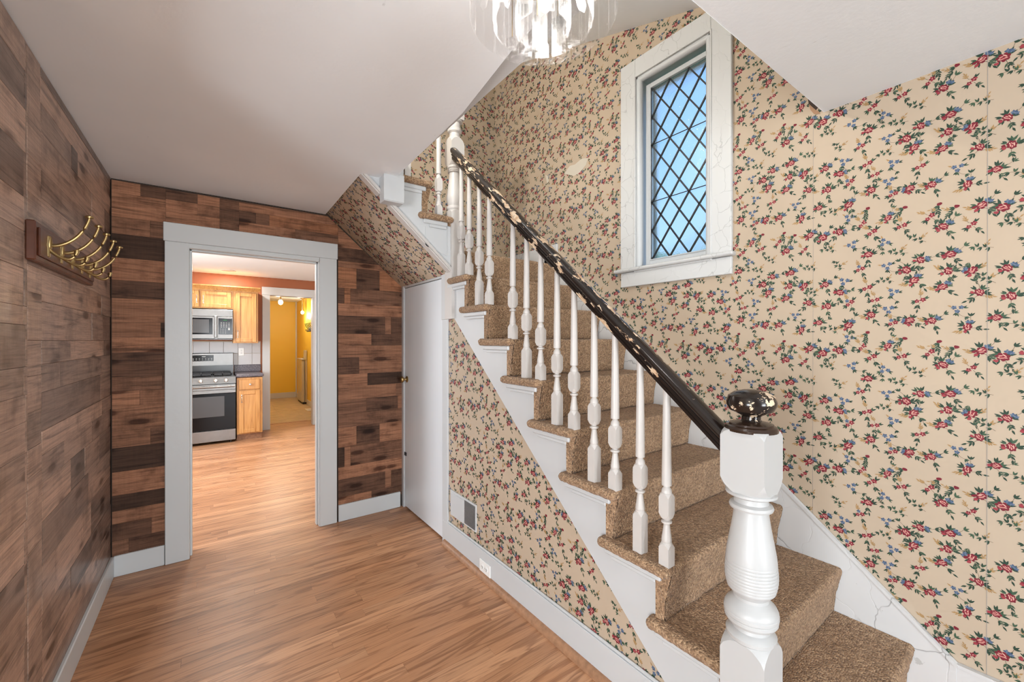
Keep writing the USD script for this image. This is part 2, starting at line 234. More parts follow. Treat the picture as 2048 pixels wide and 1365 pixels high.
plain('lawn', (.10, .19, .05), .9, var=.3, scale=2); plain('bark', (.12, .08, .05), .9); plain('eave_board', (.55, .50, .40), .7)
mat('leaf', {'p': ('principled_bsdf', {'base_color': (.16, .27, .07), 'roughness': .7}), 't': ('translucent_bsdf', {'color': (.3, .5, .1)}), 'm': ('mix_closure', {'fac': .3})}, [('p.BSDF', 'm.closure1'), ('t.BSDF', 'm.closure2')], 'm.closure')
mat('paper_print', {'a': ('attribute', {'attribute': 'print_color'}), 'p': ('principled_bsdf', {'roughness': .62, 'specular_ior_level': .3})}, [('a.color', 'p.base_color')])
exec_parts = None

# ------------------------------------------------------------------ dimensions
XL, XW, XS, YB, YN, ZC = -.485, 2.26, 1.315, 3.37, -3.60, 2.385
RISE, GO, Y1 = .2025, .232, .396
def ry(k): return Y1 + GO * (k - 1)
def zceil(x, y):
    s = np.clip((3.37 - y) / 2.7, 0, 1)
    return 2.375 + .02 * s + .06 * s * np.clip((x - .6) / 1.66, 0, 1)

# ------------------------------------------------------------------ wallpaper print (flat coloured shapes, one repeat 0.53 x 0.53 m)
G1, G2, RD, PK, LP, BL, LB, OC, BR = (.024, .052, .033), (.048, .092, .053), (.175, .013, .025), (.31, .042, .055), (.64, .37, .30), (.058, .095, .17), (.12, .165, .24), (.38, .23, .095), (.10, .075, .045)
def areas(g): return shapely.union_all([q for q in getattr(g, 'geoms', [g]) if q.geom_type in ('Polygon', 'MultiPolygon') and q.area > 0], grid_size=1e-6)
def leaf(x, y, a, L, w):
    t = np.array([0, .18, .45, .75, 1]); h = np.array([0, .75, 1, .55, 0]) * w / 2
    p = np.concatenate([np.stack([t * L, h], 1), np.stack([t[-2:0:-1] * L, -h[-2:0:-1]], 1)])
    return affinity.translate(affinity.rotate(Polygon(p), math.degrees(a), origin=(0, 0)), x, y)
def blob(x, y, rx, ry_, a, rr, n=10, jag=.16):
    g = np.arange(n) * 2 * np.pi / n; rad = 1 + np.array([rr.uniform(-jag, jag) for _ in g])
    return affinity.translate(affinity.rotate(Polygon(np.stack([np.cos(g) * rx * rad, np.sin(g) * ry_ * rad], 1)), math.degrees(a), origin=(0, 0)), x, y)
def stem(p0, p1, bend, w):
    p0, p1 = np.array(p0), np.array(p1); d = p1 - p0; m = (p0 + p1) / 2 + bend * np.array([-d[1], d[0]])
    t = np.linspace(0, 1, 6)[:, None]; q = (1 - t) ** 2 * p0 + 2 * t * (1 - t) * m + t ** 2 * p1
    return LineString(q).buffer(w, cap_style='flat', join_style='mitre'), q
def sprig(S, x, y, a, L, rr, col, n=3, ll=.019):
    e = (x + L * math.cos(a), y + L * math.sin(a)); s, q = stem((x, y), e, rr.uniform(-.25, .25), .0006)
    for i in range(n):
        c = q[2 + (i * 3) // n]; 
        for sg in (-1, 1): S.append((leaf(c[0], c[1], a + sg * rr.uniform(.5, .95), ll * rr.uniform(.8, 1.15), ll * .38), col if rr.random() < .7 else (G2 if col == G1 else col)))
    S.append((leaf(e[0], e[1], a + rr.uniform(-.2, .2), ll * 1.1, ll * .4), col)); S.append((s, BR))
def bloom(S, x, y, r, rr, c1, c2, n=5):
    S.append((blob(x, y, r * .22, r * .22, 0, rr, 6), LP if c1 == RD else LB))
    a0 = rr.uniform(0, 6)
    for i in range(n):
        a = a0 + i * 2 * math.pi / n; S.append((blob(x + .6 * r * math.cos(a), y + .6 * r * math.sin(a), r * .48, r * .38, a, rr, 7, .12), c1 if i % 3 else c2))
def rose(S, x, y, r, rr):
    a = rr.uniform(-.5, .9); ca, sa = math.cos(a), math.sin(a); at = lambda u, v: (x + r * (u * ca - v * sa), y + r * (u * sa + v * ca))
    for u, v, w, h, c in ((-.15, .38, .42, .10, LP), (.30, .12, .34, .09, LP), (-.45, -.08, .30, .09, LP), (.05, -.28, .40, .09, LP), (-.1, .12, .22, .12, RD), (.45, -.2, .22, .1, LP)):
        p = at(u + rr.uniform(-.08, .08), v + rr.uniform(-.06, .06)); S.append((blob(*p, r * w, r * h, a + rr.uniform(-.6, .6), rr, 8, .28), c))
    S.append((blob(*at(-.05, .05), r * .55, r * .42, a, rr, 10, .2), PK))
    n = 7; q0 = rr.uniform(0, 6)
    for k in range(n):
        g = q0 + k * 2 * math.pi / n; p = at(.62 * math.cos(g), .46 * math.sin(g)); S.append((blob(*p, r * .46, r * .36, a + g, rr, 8, .14), RD))
    S.append((blob(x, y, r * .8, r * .62, a, rr, 12, .1), RD))
    for k in range(rr.choice((1, 2, 2))):
        g = -.5 + k * .55 + rr.uniform(-.3, .3); S.append((blob(x + r * 1.2 * math.cos(g), y + r * 1.0 * math.sin(g) - .3 * r, r * .42, r * .34, a, rr, 8, .2), RD if k else PK))
def fan(S, x, y, a, rr, n=3, L=.022):
    for i in range(n):
        b = a + (i - (n - 1) / 2) * .62 + rr.uniform(-.12, .12); S.append((leaf(x, y, b, L * rr.uniform(.8, 1.15), L * .36), G1 if rr.random() < .68 else G2))
def motif(kind, rr):
    S = []
    if kind == 'rose':
        rose(S, 0, 0, rr.uniform(.0150, .0180), rr); sd = rr.choice((-1, 1))
        if rr.random() < .55: bloom(S, sd * .015, .015, .0085, rr, BL, LB); bloom(S, sd * .024, .009, .007, rr, BL, LB)
        fan(S, .010, -.008, -.9 + rr.uniform(-.4, .4), rr, 2, .020); fan(S, -.012, .004, 2.6 + rr.uniform(-.5, .5), rr, 3, .024); fan(S, .003, .012, 1.3 + rr.uniform(-.5, .5), rr, 3, .022); fan(S, .014, .004, .2, rr, 2, .020)
        sprig(S, -.004, -.011, -1.9 + rr.uniform(-.5, .7), .036, rr, G1, 2, .017)
        e = (sd * .036, .030); s_, q_ = stem((sd * .008, .010), e, .25, .0005); S.append((s_, BR)); fan(S, *e, math.atan2(e[1], e[0]), rr, 3, .018)
        if rr.random() < .5: sprig(S, -sd * .012, -.010, math.pi * (sd > 0) - .5 * sd, .030, rr, OC, 3, .013)
    elif kind == 'blue':
        for dx, dy in ((-.0125, .004), (.010, .0075), (.003, -.0115)): bloom(S, dx, dy, .0088, rr, BL, LB)
        fan(S, .006, -.018, -1.2 + rr.uniform(-.5, .5), rr, 3, .017); fan(S, -.018, .0, 3.0, rr, 2, .015); S.append((leaf(.016, .012, .7, .016, .006), OC))
        s_, q_ = stem((.002, -.014), (-.018, -.040), .3, .0005); S.append((s_, BR)); fan(S, -.018, -.040, -2.0, rr, 3, .016)
    elif kind == 'red':
        bloom(S, -.009, .004, .0100, rr, RD, PK); bloom(S, .009, -.004, .0085, rr, RD, PK); 
        if rr.random() < .5: bloom(S, .006, .014, .008, rr, BL, LB)
        fan(S, .014, -.006, -.5, rr, 3, .019); fan(S, -.014, .008, 2.3, rr, 2, .019); sprig(S, -.004, -.008, -1.8 + rr.uniform(-.4, .4), .034, rr, G1, 2, .016)
        sprig(S, .002, .012, 1.2 + rr.uniform(-.4, .4), .028, rr, OC, 3, .012)
    elif kind == 'leafy':
        s_, q_ = stem((-.022, -.018), (.020, .020), rr.uniform(-.4, .4), .0006)
        for k, c in enumerate(q_[1:]): fan(S, *c, .75 + (1.1 if k % 2 else -1.1), rr, 2 if k < 4 else 3, .017)
        S.append((s_, BR)); sprig(S, .0, .0, 2.6, .026, rr, OC, 2, .012)
    else:
        S.append((blob(.0, .0, .0085, .0068, .3, rr, 8), RD)); S.append((blob(.002, .001, .003, .0025, .3, rr, 6), PK)); fan(S, .006, -.004, -.4, rr, 3, .020); sprig(S, .002, -.005, -.9, .042, rr, G1, 3, .016); sprig(S, .012, -.014, .5, .026, rr, OC, 2, .012)
    out, used = [], None
    for g, c in S:
        g = g.buffer(0)
        if used is not None: g = areas(shapely.difference(g, used, grid_size=1e-6))
        used = g if used is None else areas(shapely.union(used, g, grid_size=1e-6))
        for q in getattr(g, 'geoms', [g]):
            if q.geom_type == 'Polygon' and q.area > 4e-7: out.append((q, c))
    return out
TILE = .53
def make_tile():
    rr = random.Random(11); V, F, C, o = [], [], [], 0
    kinds = ['rose', 'blue', 'red', 'rose', 'leafy', 'rose', 'bud', 'red', 'rose', 'blue', 'rose', 'leafy', 'red', 'rose']
    pts = []
    for i in range(54):
        best = max(((rr.random() * TILE, rr.random() * TILE) for _ in range(60)), key=lambda p: min([math.hypot((p[0] - q[0] + TILE / 2) % TILE - TILE / 2, (p[1] - q[1] + TILE / 2) % TILE - TILE / 2) for q in pts] or [1]))
        pts.append(best)
    foot = []
    for i, (cx, cy) in enumerate(pts):
        kd = kinds[i % len(kinds)]; an = rr.uniform(-40, 40); sc_ = rr.uniform(.84, .98); mine = []
        near = [f_ for f_, qx, qy in foot if abs(qx - cx) < .16 and abs(qy - cy) < .16]; cut = shapely.union_all(near, grid_size=1e-6).buffer(.0006) if near else None
        for q, c in motif(kd, rr):
            q = affinity.translate(affinity.rotate(affinity.scale(q, sc_, sc_, origin=(0, 0)), an, origin=(0, 0)), cx, cy)
            if cut is not None: q = shapely.difference(q, cut, grid_size=1e-6)
            for g in getattr(q, 'geoms', [q]):
                if g.geom_type != 'Polygon' or g.area < 5e-7: continue
                mine.append(g); v, f = trimesh.creation.triangulate_polygon(g, engine='earcut'); v = np.asarray(v); f = np.asarray(f)
                sa = np.cross(v[f[:, 1]] - v[f[:, 0]], v[f[:, 2]] - v[f[:, 0]]); f = np.where(sa[:, None] < 0, f[:, ::-1], f)
                V.append(v); F.append(f + o); C.append(np.tile(c, (len(v), 1))); o += len(v)
        u = shapely.union_all(mine, grid_size=1e-6)
        foot += [(affinity.translate(u, sx * TILE, sy_ * TILE), cx + sx * TILE, cy + sy_ * TILE) for sx in (-1, 0, 1) for sy_ in (-1, 0, 1)]
    return np.vstack(V), np.vstack(F), np.vstack(C)
TV, TF, TC = make_tile()
def paper_print(parent, poly, frame, off=(0, 0)):
    """covers the shapely polygon (in the frame's u,v) with the repeat; flips so that triangles face along frame w"""
    o, a, b, w = [np.array(t, float) for t in frame]; x0, y0, x1, y1 = poly.bounds; V, F, C, n = [], [], [], 0
    pr = poly.buffer(-.001); shapely.prepare(pr)
    for i in range(math.floor((x0 - off[0]) / TILE) - 1, math.ceil((x1 - off[0]) / TILE) + 1):
        for j in range(math.floor((y0 - off[1]) / TILE) - 1, math.ceil((y1 - off[1]) / TILE) + 1):
            d = np.array([off[0] + i * TILE, off[1] + j * TILE]); v = TV + d
            tb = sbox(*v.min(0), *v.max(0))
            if pr.disjoint(tb): continue
            if pr.contains(tb): V.append(v); F.append(TF + n); C.append(TC); n += len(v); continue
            T = v[TF]; P = shapely.polygons(T); inside = shapely.contains(pr, P); edge = shapely.intersects(pr, P) & ~inside
            f = TF[inside]; V.append(v); F.append(f + n); C.append(TC); n += len(v)
            for k in np.nonzero(edge)[0]:
                g = P[k].intersection(pr)
                if g.geom_type != 'Polygon' or g.area < 1e-8: continue
                p = np.array(shapely.geometry.polygon.orient(g).exterior.coords)[:-1]
                V.append(p); F.append(np.array([[0, q, q + 1] for q in range(1, len(p) - 1)]) + n); C.append(np.tile(TC[TF[k, 0]], (len(p), 1))); n += len(p)
    V, F, C = np.vstack(V), np.vstack(F), np.vstack(C)
    used = np.unique(F); re = np.zeros(len(V), int); re[used] = np.arange(len(used)); V, C, F = V[used], C[used], re[F]
    if np.dot(np.cross(a, b), w) < 0: F = F[:, ::-1]
    W = o + V[:, :1] * a + V[:, 1:] * b + .0006 * w
    m = usdkit.mesh(stage, numbered(str(parent.GetPath()), 'printed_flowers'), (W, F), M['paper_print'])
    UsdGeom.PrimvarsAPI(m).CreatePrimvar('print_color', Sdf.ValueTypeNames.Color3fArray, 'vertex').Set(Vt.Vec3fArray.FromNumpy(C.astype(np.float32)))
    tag(m, kind='stuff')
def wall_x(n): pass

#@@STRUCTURE
# ------------------------------------------------------------------ floor
fl = thing('floor', 'strip oak laminate floor running through hall and kitchen', 'floor', kind='structure')
obj('subfloor', [box(-.6, 2.4, YN - .1, YB, -.08, -.0085), box(-1.7, 2.4, YB, 7.95, -.08, -.0085)], 'grey_gap', fl)
RW = .0675; row = 0; y = -.1
strips = []
while y < 7.93:
    x = (-.485 if y < YB + .06 else -1.6) - R.uniform(0, .5); xe = 1.335 if y > .42 else 2.26
    if y > YB + .06: xe = 2.3
    lo = -.485 if y < YB + .06 else -1.6
    while x < xe:
        L = R.choice((.55, .7, .82, .95, 1.1, 1.25)) * R.uniform(.9, 1.1); a, b = max(x, lo), min(x + L, xe)
        if b - a > .01: strips.append((a + .0003, b - .0003, y + .0003, min(y + RW, 7.95) - .0003))
        x += L
    y += RW
strips.sort(key=lambda s: s[2])
vis = [s for s in strips if s[2] > .85 and s[1] > -.4]
own = set(map(id, vis[:290])); rest = []
for s in strips:
    b = box(*s, -.0085, R.uniform(-.0002, .0002))
    if id(s) in own: obj('plank', b, f'oak_{R.randrange(4)}', fl, smooth=False)
    else: rest.append(b)
obj('strip_flooring', rest, 'oak_strips', fl, smooth=False, kind='stuff')
fl2 = thing('floor', 'square tan floor tiles in the yellow back room', 'floor', kind='structure')
obj('grout', box(-.2, 2.3, 7.95, 11.6, -.08, -.006), 'grout', fl2)
for i in range(8):
    for j in range(11): obj('tile', box(-.2 + i * .31, -.2 + i * .31 + .304, 7.952 + j * .33, 7.952 + j * .33 + .323, -.02, R.uniform(-.003, -.0015), .002), 'floor_tile', fl2)

# ------------------------------------------------------------------ left wall and back wall: reclaimed wood planks
def planks(parent, rows, place, x0, x1, pre, clip=None):
    for z1, z0, cuts in rows:
        a = 0.0
        for e, tone in cuts:
            xa, xb = x0 + (x1 - x0) * a, x0 + (x1 - x0) * e; a = e
            t = R.uniform(.004, .0062); g = .0004
            if clip is None: obj('plank', place(xa + g, xb - g, z0 + g, z1 - g, t), f'{pre}_{tone}', parent, smooth=False)
            else:
                q = sbox(xa + g, z0 + g, xb - g, z1 - g).intersection(clip)
                if q.area > 1e-4: obj('plank', prism(q, fry(YB - t), t), f'{pre}_{tone}', parent, smooth=False)
wl = thing('wall_left', 'left wall clad in weathered brown wood-look planks', 'wall', kind='structure')
AY0, AY1, AZ = -.75, 1.56, 2.10      # cased opening to the side room, left of the viewer
obj('backing', [box(XL - .15, XL - .006, AY1, YB + .12, 0, 2.45), box(XL - .15, XL - .006, YN, AY0, 0, 2.45), box(XL - .15, XL - .006, AY0, AY1, AZ, 2.45)], 'dark_gap', wl)
obj('casing', [box(XL - .02, -.462, AY1, AY1 + .115, 0, AZ + .115, .003), box(XL - .02, -.462, AY0 - .115, AY0, 0, AZ + .115, .003), box(XL - .02, -.462, AY0, AY1, AZ, AZ + .115, .003)], 'trim_paint', wl)
wsd = thing('wall_side_room', 'plain walls of the room beside the hall', 'wall', kind='structure')
obj('plaster', [box(-2.8, -.635, AY1 + .14, AY1 + .24, 0, 2.5), box(-2.8, -.635, YN, YN + .1, 0, 2.5), box(-2.85, -2.75, YN, -1.2, 0, 2.5), box(-2.85, -2.75, .1, 1.8, 0, 2.5), box(-2.85, -2.75, -1.2, .1, 0, .25), box(-2.85, -2.75, -1.2, .1, 1.95, 2.5), box(-2.85, -.62, YN, 1.8, 2.42, 2.5)], 'upper_wall', wsd)
obj('floor_boards', box(-2.85, -.48, YN, 1.8, -.08, -.002), 'oak_shoe', wsd)
pl = lambda a, b, z0, z1, t: box(XL - .008, XL - .006 + t, a, b, z0, z1, .0008)
c2 = [(2.375, 2.34, [(1, 1)]), (2.34, 2.25, [(.86, 4), (1, 2)]), (2.25, 2.149, [(.32, 2), (.40, 0), (1, 4)]), (2.149, 2.012, [(.62, 3), (.86, 4), (1, 1)]), (2.012, 1.915, [(.55, 2), (1, 1)]), (1.915, 1.79, [(.8, 4), (1, 2)]), (1.79, 1.66, [(.3, 3), (1, 4)]), (1.66, 1.548, [(.2, 4), (.8, 5), (1, 2)]),
      (1.548, 1.409, [(.62, 3), (.82, 2), (1, 1)]), (1.409, 1.325, [(.3, 2), (.84, 4), (1, 1)]), (1.325, 1.225, [(.18, 2), (.8, 2), (1, 3)]), (1.225, 1.087, [(.78, 1), (1, 3)]), (1.087, 1.002, [(.8, 4), (1, 2)]), (1.002, .903, [(.22, 2), (.62, 3), (1, 2)]), (.903, .768, [(.3, 4), (.5, 1), (.75, 3), (1, 1)]), (.768, .61, [(.55, 1), (1, 3)]), (.61, .44, [(.12, 3), (.6, 4), (1, 1)]), (.44, .313, [(.3, 2), (1, 1)]), (.313, .20, [(.7, 4), (1, 2)]), (.20, .05, [(1, 2)])]
planks(wl, c2, pl, 2.148, 3.362, 'panel_wood')
z = 2.38; rows = []
while z > .05:
    h = R.choice((.09, .12, .16, .2)); rows.append((z, max(z - h, .03), [(1, R.choice((2, 3, 3, 4)))])); z -= h
planks(wl, rows, pl, 2.010, 2.146, 'panel_wood')
c0 = []; z = 2.38
for h, t in zip((.10, .125, .14, .145, .11, .12, .12, .06, .135, .09, .088, .10, .13, .09, .135, .12, .13, .14, .16), (3, 1, 4, 1, 4, 3, 4, 3, 1, 2, 3, 3, 2, 3, 4, 1, 3, 4, 2)):
    s = R.uniform(.90, .98); c0.append((z, max(z - h, .03), [(s, t), (1, R.choice((2, 3, t)))])); z -= h
planks(wl, [c for c in c0], pl, 1.68, 2.008, 'panel_wood')


wb = thing('wall_back', 'back wall of reclaimed brown planks around the kitchen doorway', 'wall', kind='structure')
ox0, ox1, oz = -.135, .665, 2.035      # rough opening
obj('backing', [box(XL, ox0, YB + .001, YB + .12, 0, 2.45), box(ox1, 1.32, YB + .001, YB + .12, 0, 2.45), box(ox0, ox1, YB + .001, YB + .12, oz, 2.45)], 'dark_gap', wb)
soff = lambda X: 2.395 - .885 * (X - .70)
room = Polygon([(XL, 0), (1.302, 0), (1.302, soff(1.302)), (.703, 2.372), (-.3, 2.372), (-.40, 2.382), (XL, 2.382)])
planks(wb, [(2.365, 2.294, [(.52, 4), (1, 1)]), (2.294, 2.15, [(1, 4)]), (2.15, 2.048, [(.7, 3), (1, 2)]), (2.048, 1.905, [(1, 0)]), (1.905, 1.771, [(1, 4)]), (1.771, 1.663, [(1, 1)]), (1.663, 1.52, [(1, 3)]), (1.52, 1.429, [(.9, 3), (1, 0)]), (1.429, 1.337, [(1, 4)]), (1.337, 1.19, [(1, 1)]), (1.19, 1.105, [(.93, 2), (1, 1)]), (1.105, 1.013, [(.5, 4), (1, 3)]), (1.013, .867, [(1, 3)]), (.867, .766, [(.7, 3), (1, 2)]), (.766, .622, [(1, 0)]), (.622, .482, [(1, 4)]), (.482, .39, [(1, 0)]), (.39, .311, [(1, 3)]), (.311, .213, [(.72, 1), (1, 3)]), (.213, .10, [(.3, 2), (1, 1)])], None, XL + .004, -.235, 'reclaimed_wood', room)
planks(wb, [(2.362, 2.30, [(.155, 1), (.27, 4), (.375, 2), (1, 4)]), (2.30, 2.225, [(.155, 4), (.27, 3), (.375, 1), (.47, 1), (.55, 2), (1, 5)]), (2.225, 2.13, [(.27, 4), (.375, 2), (.71, 4), (1, 2)])], None, -.235, .79, 'reclaimed_wood', room)
planks(wb, [(2.36, 2.30, [(1, 4)]), (2.30, 2.225, [(.4, 3), (1, 5)]), (2.225, 2.136, [(1, 4)]), (2.136, 2.03, [(1, 1)]), (2.03, 1.982, [(1, 3)]), (1.982, 1.821, [(.27, 5), (.63, 1), (1, 5)]), (1.821, 1.70, [(.09, 1), (.18, 5), (1, 2)]), (1.70, 1.604, [(1, 4)]), (1.604, 1.462, [(.72, 1), (.82, 3), (1, 1)]), (1.462, 1.37, [(.5, 4), (1, 1)]), (1.37, 1.276, [(1, 3)]), (1.276, 1.144, [(.31, 1), (1, 3)]), (1.144, 1.047, [(.44, 4), (1, 0)]), (1.047, .942, [(.9, 3), (1, 2)]), (.942, .83, [(.42, 2), (.93, 1), (1, 3)]), (.83, .725, [(1, 2)]), (.725, .571, [(.27, 4), (.63, 1), (1, 4)]), (.571, .418, [(.09, 0), (.18, 3), (1, 2)]), (.418, .321, [(1, 4)]), (.321, .184, [(.72, 1), (.82, 3), (1, 1)]), (.184, .10, [(.5, 4), (1, 1)])], None, .79, 1.302, 'reclaimed_wood', room)

# ------------------------------------------------------------------ window wall, landing wall, stair side wall with floral paper
wr = thing('wall_right', 'tall cream floral wallpapered wall with the leaded window', 'wall', kind='structure')
WY0, WY1, WZ0, WZ1 = 1.172, 1.703, 1.868, 3.148     # opening in the wall
out = Polygon([(YN, 0), (YB, 0), (YB, 4.3), (YN, 4.3)]); hole = sbox(WY0, WZ0, WY1, WZ1)
obj('plaster', prism(out.difference(hole), frx(XW), .16), 'cream_paper', wr, smooth=False)
paper_print(wr, Polygon([(-.5, .05), (YB, .05), (YB, 4.0), (-.5, 4.0)]).difference(hole), ((XW, 0, 0), (0, -1, 0), (0, 0, 1), (-1, 0, 0)) if 0 else ((XW, 0, 0), (0, 1, 0), (0, 0, 1), (-1, 0, 0)), (.08, .13))
patch = lambda p, fr: prism(Polygon(p), fr, .0008)
obj('bare_patch', patch([(.735, 2.565), (.712, 2.535), (.690, 2.487), (.700, 2.478), (.728, 2.520)], frx(XW - .0016)), 'dark_gap', wr, smooth=False)
obj('torn_paper', patch([(.728, 2.520), (.700, 2.478), (.690, 2.470), (.682, 2.452), (.707, 2.462), (.722, 2.49)], frx(XW - .0014)), 'torn_tan', wr, smooth=False)
obj('bare_plaster', [patch([(2.385, 2.736), (2.318, 2.776), (2.263, 2.768), (2.194, 2.787), (2.128, 2.77), (2.148, 2.725), (2.21, 2.689), (2.274, 2.684)], frx(XW - .0012)), patch([(2.61, 2.80), (2.575, 2.78), (2.567, 2.73), (2.59, 2.725)], frx(XW - .0012))], 'bare_plaster', wr, smooth=False)
obj('paper_seam', [box(XW - .0007, XW, .178, .1795, .1, 2.5), box(XW - .0007, XW, .71, .711, .6, 2.46)], 'grey_gap', wr)
wg = thing('wall_landing', 'floral wallpapered wall behind the stair landing', 'wall', kind='structure')
obj('plaster', box(1.305, XW, YB, YB + .12, 1.7, 4.3), 'cream_paper', wg)
obj('plaster', box(-.6, 1.305, YB + .0, YB + .12, 2.45, 4.3), 'cream_paper', wg)
paper_print(wg, sbox(.75, 2.0, XW, 3.95), ((0, YB, 0), (1, 0, 0), (0, 0, 1), (0, -1, 0)), (.1, .05))
ws = thing('wall_stair', 'triangular floral wallpapered wall below the staircase', 'wall', kind='structure')
tri = Polygon([(.79, .10), (2.535, .10), (2.535, 1.70), (.79, .165)])
obj('plaster', prism(tri, frx(XS), .04), 'cream_paper', ws, smooth=False)
paper_print(ws, tri, ((XS, 0, 0), (0, 1, 0), (0, 0, 1), (-1, 0, 0)), (.02, .3))
wn = thing('wall_near', 'plain plaster entry wall behind the viewer with glazed door opening', 'wall', kind='structure')
obj('plaster', [box(-.65, -.15, YN - .12, YN, 0, 2.5), box(1.25, 2.42, YN - .12, YN, 0, 2.5), box(-.15, 1.25, YN - .12, YN, 2.1, 2.5), box(-.15, 1.25, YN - .12, YN, 0, .4)], 'upper_wall', wn)

# ceilings
hall = Polygon([(-.62, YN - .1), (2.3, YN - .1), (2.3, .67), (.80, .66), (.825, 1.13), (.876, 1.56), (.888, 2.452), (.70, 2.456), (.70, 3.40), (-.62, 3.40)])
v2, f2 = trimesh.creation.triangulate_polygon(hall, engine='earcut'); mm = trimesh.Trimesh(np.c_[v2, np.zeros(len(v2))], f2)
for _ in range(5): mm = mm.subdivide()
V = np.array(mm.vertices); F = np.array(mm.faces); V[:, 2] = zceil(V[:, 0], V[:, 1]) + .004 * (meshkit.noise(V * 2.2) - .5)
n3 = np.cross(V[F[:, 1]] - V[F[:, 0]], V[F[:, 2]] - V[F[:, 0]])[:, 2]; F = np.where(n3[:, None] > 0, F[:, ::-1], F)
pts = np.array(hall.exterior.coords); rim = [[(a[0], a[1], zceil(*a)), (b[0], b[1], zceil(*b)), (b[0], b[1], 2.62), (a[0], a[1], 2.62)] for a, b in zip(pts[:-1], pts[1:])]
rv = np.array(rim).reshape(-1, 3); rf = np.array([[4 * i, 4 * i + 1, 4 * i + 2, 4 * i + 3] for i in range(len(rim))])
topv, topf = trimesh.creation.triangulate_polygon(hall, engine='earcut')
ce = thing('ceiling', 'uneven white plaster hall ceiling cut out above the stairs', 'ceiling', kind='structure')
obj('plaster', (V, F), 'ceiling_plaster', ce, smooth=True)
obj('upper_deck', [(rv, rf), (np.c_[topv, np.full(len(topv), 2.62)], topf)], 'ceiling_plaster', ce, smooth=False)
obj('edge_board', prism(Polygon([(.802, .66), (.905, .66), (.905, 2.44), (.89, 2.44), (.878, 1.56), (.827, 1.13)]), frz(2.415), .03), 'white_paint', ce)
ce2 = thing('ceiling', 'sloped white plaster ceiling high above the stairwell', 'ceiling', kind='structure')
zr = lambda y: 3.31 + .357 * (y - 1.225)
obj('plaster', prism(Polygon([(.0, zr(0)), (3.5, zr(3.5)), (3.5, zr(3.5) + .1), (0, zr(0) + .1)]), frx(-.62), 3.05), 'ceiling_plaster', ce2, smooth=False)
wu = thing('wall_upper', 'plain upstairs walls closing the stairwell', 'wall', kind='structure')
obj('plaster', [box(-.62, -.5, 0, 3.5, 2.62, 4.3), box(-.6, 2.3, .0, .1, 2.62, 3.2)], 'upper_wall', wu)
kc = thing('ceiling', 'pale kitchen ceiling seen through the doorway', 'ceiling', kind='structure')
obj('plaster', [box(-1.75, 2.4, YB + .1, 7.5, 2.40, 2.5), box(-.3, 2.4, 7.5, 11.6, 2.36, 2.5)], 'kitchen_ceiling', kc)
wk = thing('wall_kitchen', 'red-brown kitchen wall behind the range and cabinets', 'wall', kind='structure')
obj('plaster', [box(-1.75, .68, 7.49, 7.60, 0, 2.5), box(1.40, 2.4, 7.49, 7.60, 0, 2.5), box(.68, 1.40, 7.49, 7.60, 2.18, 2.5)], 'red_brown_wall', wk)
wk2 = thing('wall_kitchen', 'plain side walls of the kitchen', 'wall', kind='structure')
obj('side_plaster', [box(-1.75, -1.6, YB + .1, 4.6, 0, 2.5), box(-1.75, -1.6, 6.0, 7.5, 0, 2.5), box(-1.75, -1.6, 4.6, 6.0, 0, .95), box(-1.75, -1.6, 4.6, 6.0, 2.1, 2.5), box(2.3, 2.4, YB + .1, 7.6, 0, 2.5), box(-1.75, ox0, YB + .115, YB + .125, 0, 2.5), box(ox1, 2.4, YB + .115, YB + .125, 0, 2.5)], 'upper_wall', wk2)
wy = thing('wall_laundry', 'bright yellow walls of the back room', 'wall', kind='structure')
obj('plaster', [box(-.3, 2.4, 11.41, 11.5, 0, 2.5), box(1.70, 1.8, 7.6, 11.5, 0, 2.5), box(-.3, -.2, 7.6, 11.5, 0, 2.5), box(-.3, .70, 7.605, 7.61, 0, 2.5), box(1.40, 1.8, 7.605, 7.61, 0, 2.5)], 'yellow_wall', wy)
obj('baseboard', [box(-.2, 1.70, 11.395, 11.41, 0, .13), box(1.685, 1.70, 9.0, 11.4, 0, .10)], 'warm_white', wy)
obj('corner_trim', [box(1.672, 1.70, 11.375, 11.41, 0, 2.36, .003)], 'warm_white', wy)

# baseboards and trim
struct('baseboard_left', [box(XL - .004, -.472, 1.68, YB - .012, 0, .125, .004)], 'trim_paint', label='white painted baseboard along the plank wall')
struct('baseboard_back', [box(-.474, -.243, 3.354, YB, 0, .125, .003)], 'trim_paint', label='short white baseboard between corner and doorway')
struct('baseboard_back', [box(.789, 1.285, 3.350, YB, 0, .128, .003)], 'trim_paint', label='white baseboard between doorway and closet door')
struct('baseboard_stair', [box(1.300, XS, .45, 2.595, 0, .155, .002), box(1.303, XS, .45, 2.595, .155, .168, .004)], 'white_paint', label='tall white baseboard below the stair wallpaper')
q = [(0, 0), (.028, 0)] + [(.028 * math.cos(a), .032 * math.sin(a)) for a in np.linspace(.2, math.pi / 2, 7)]
struct('trim_1', prism(Polygon([(1.302 - x, z) for x, z in q]), ((0, .45, 0), (1, 0, 0), (0, 0, 1), (0, 1, 0)), 2.115), 'oak_shoe', label='oak shoe moulding along the stair baseboard', smooth=40)
struct('baseboard_right', [prism(Polygon([(YN, 0), (.40, 0), (.40, .30), (.252, .195), (YN, .195)]), frx(XW - .018), .019), box(XW - .02, XW, 2.45, YB, 2.03, 2.19, .003)], 'skirt_paint', label='chipped white baseboard on the window wall', smooth=False)

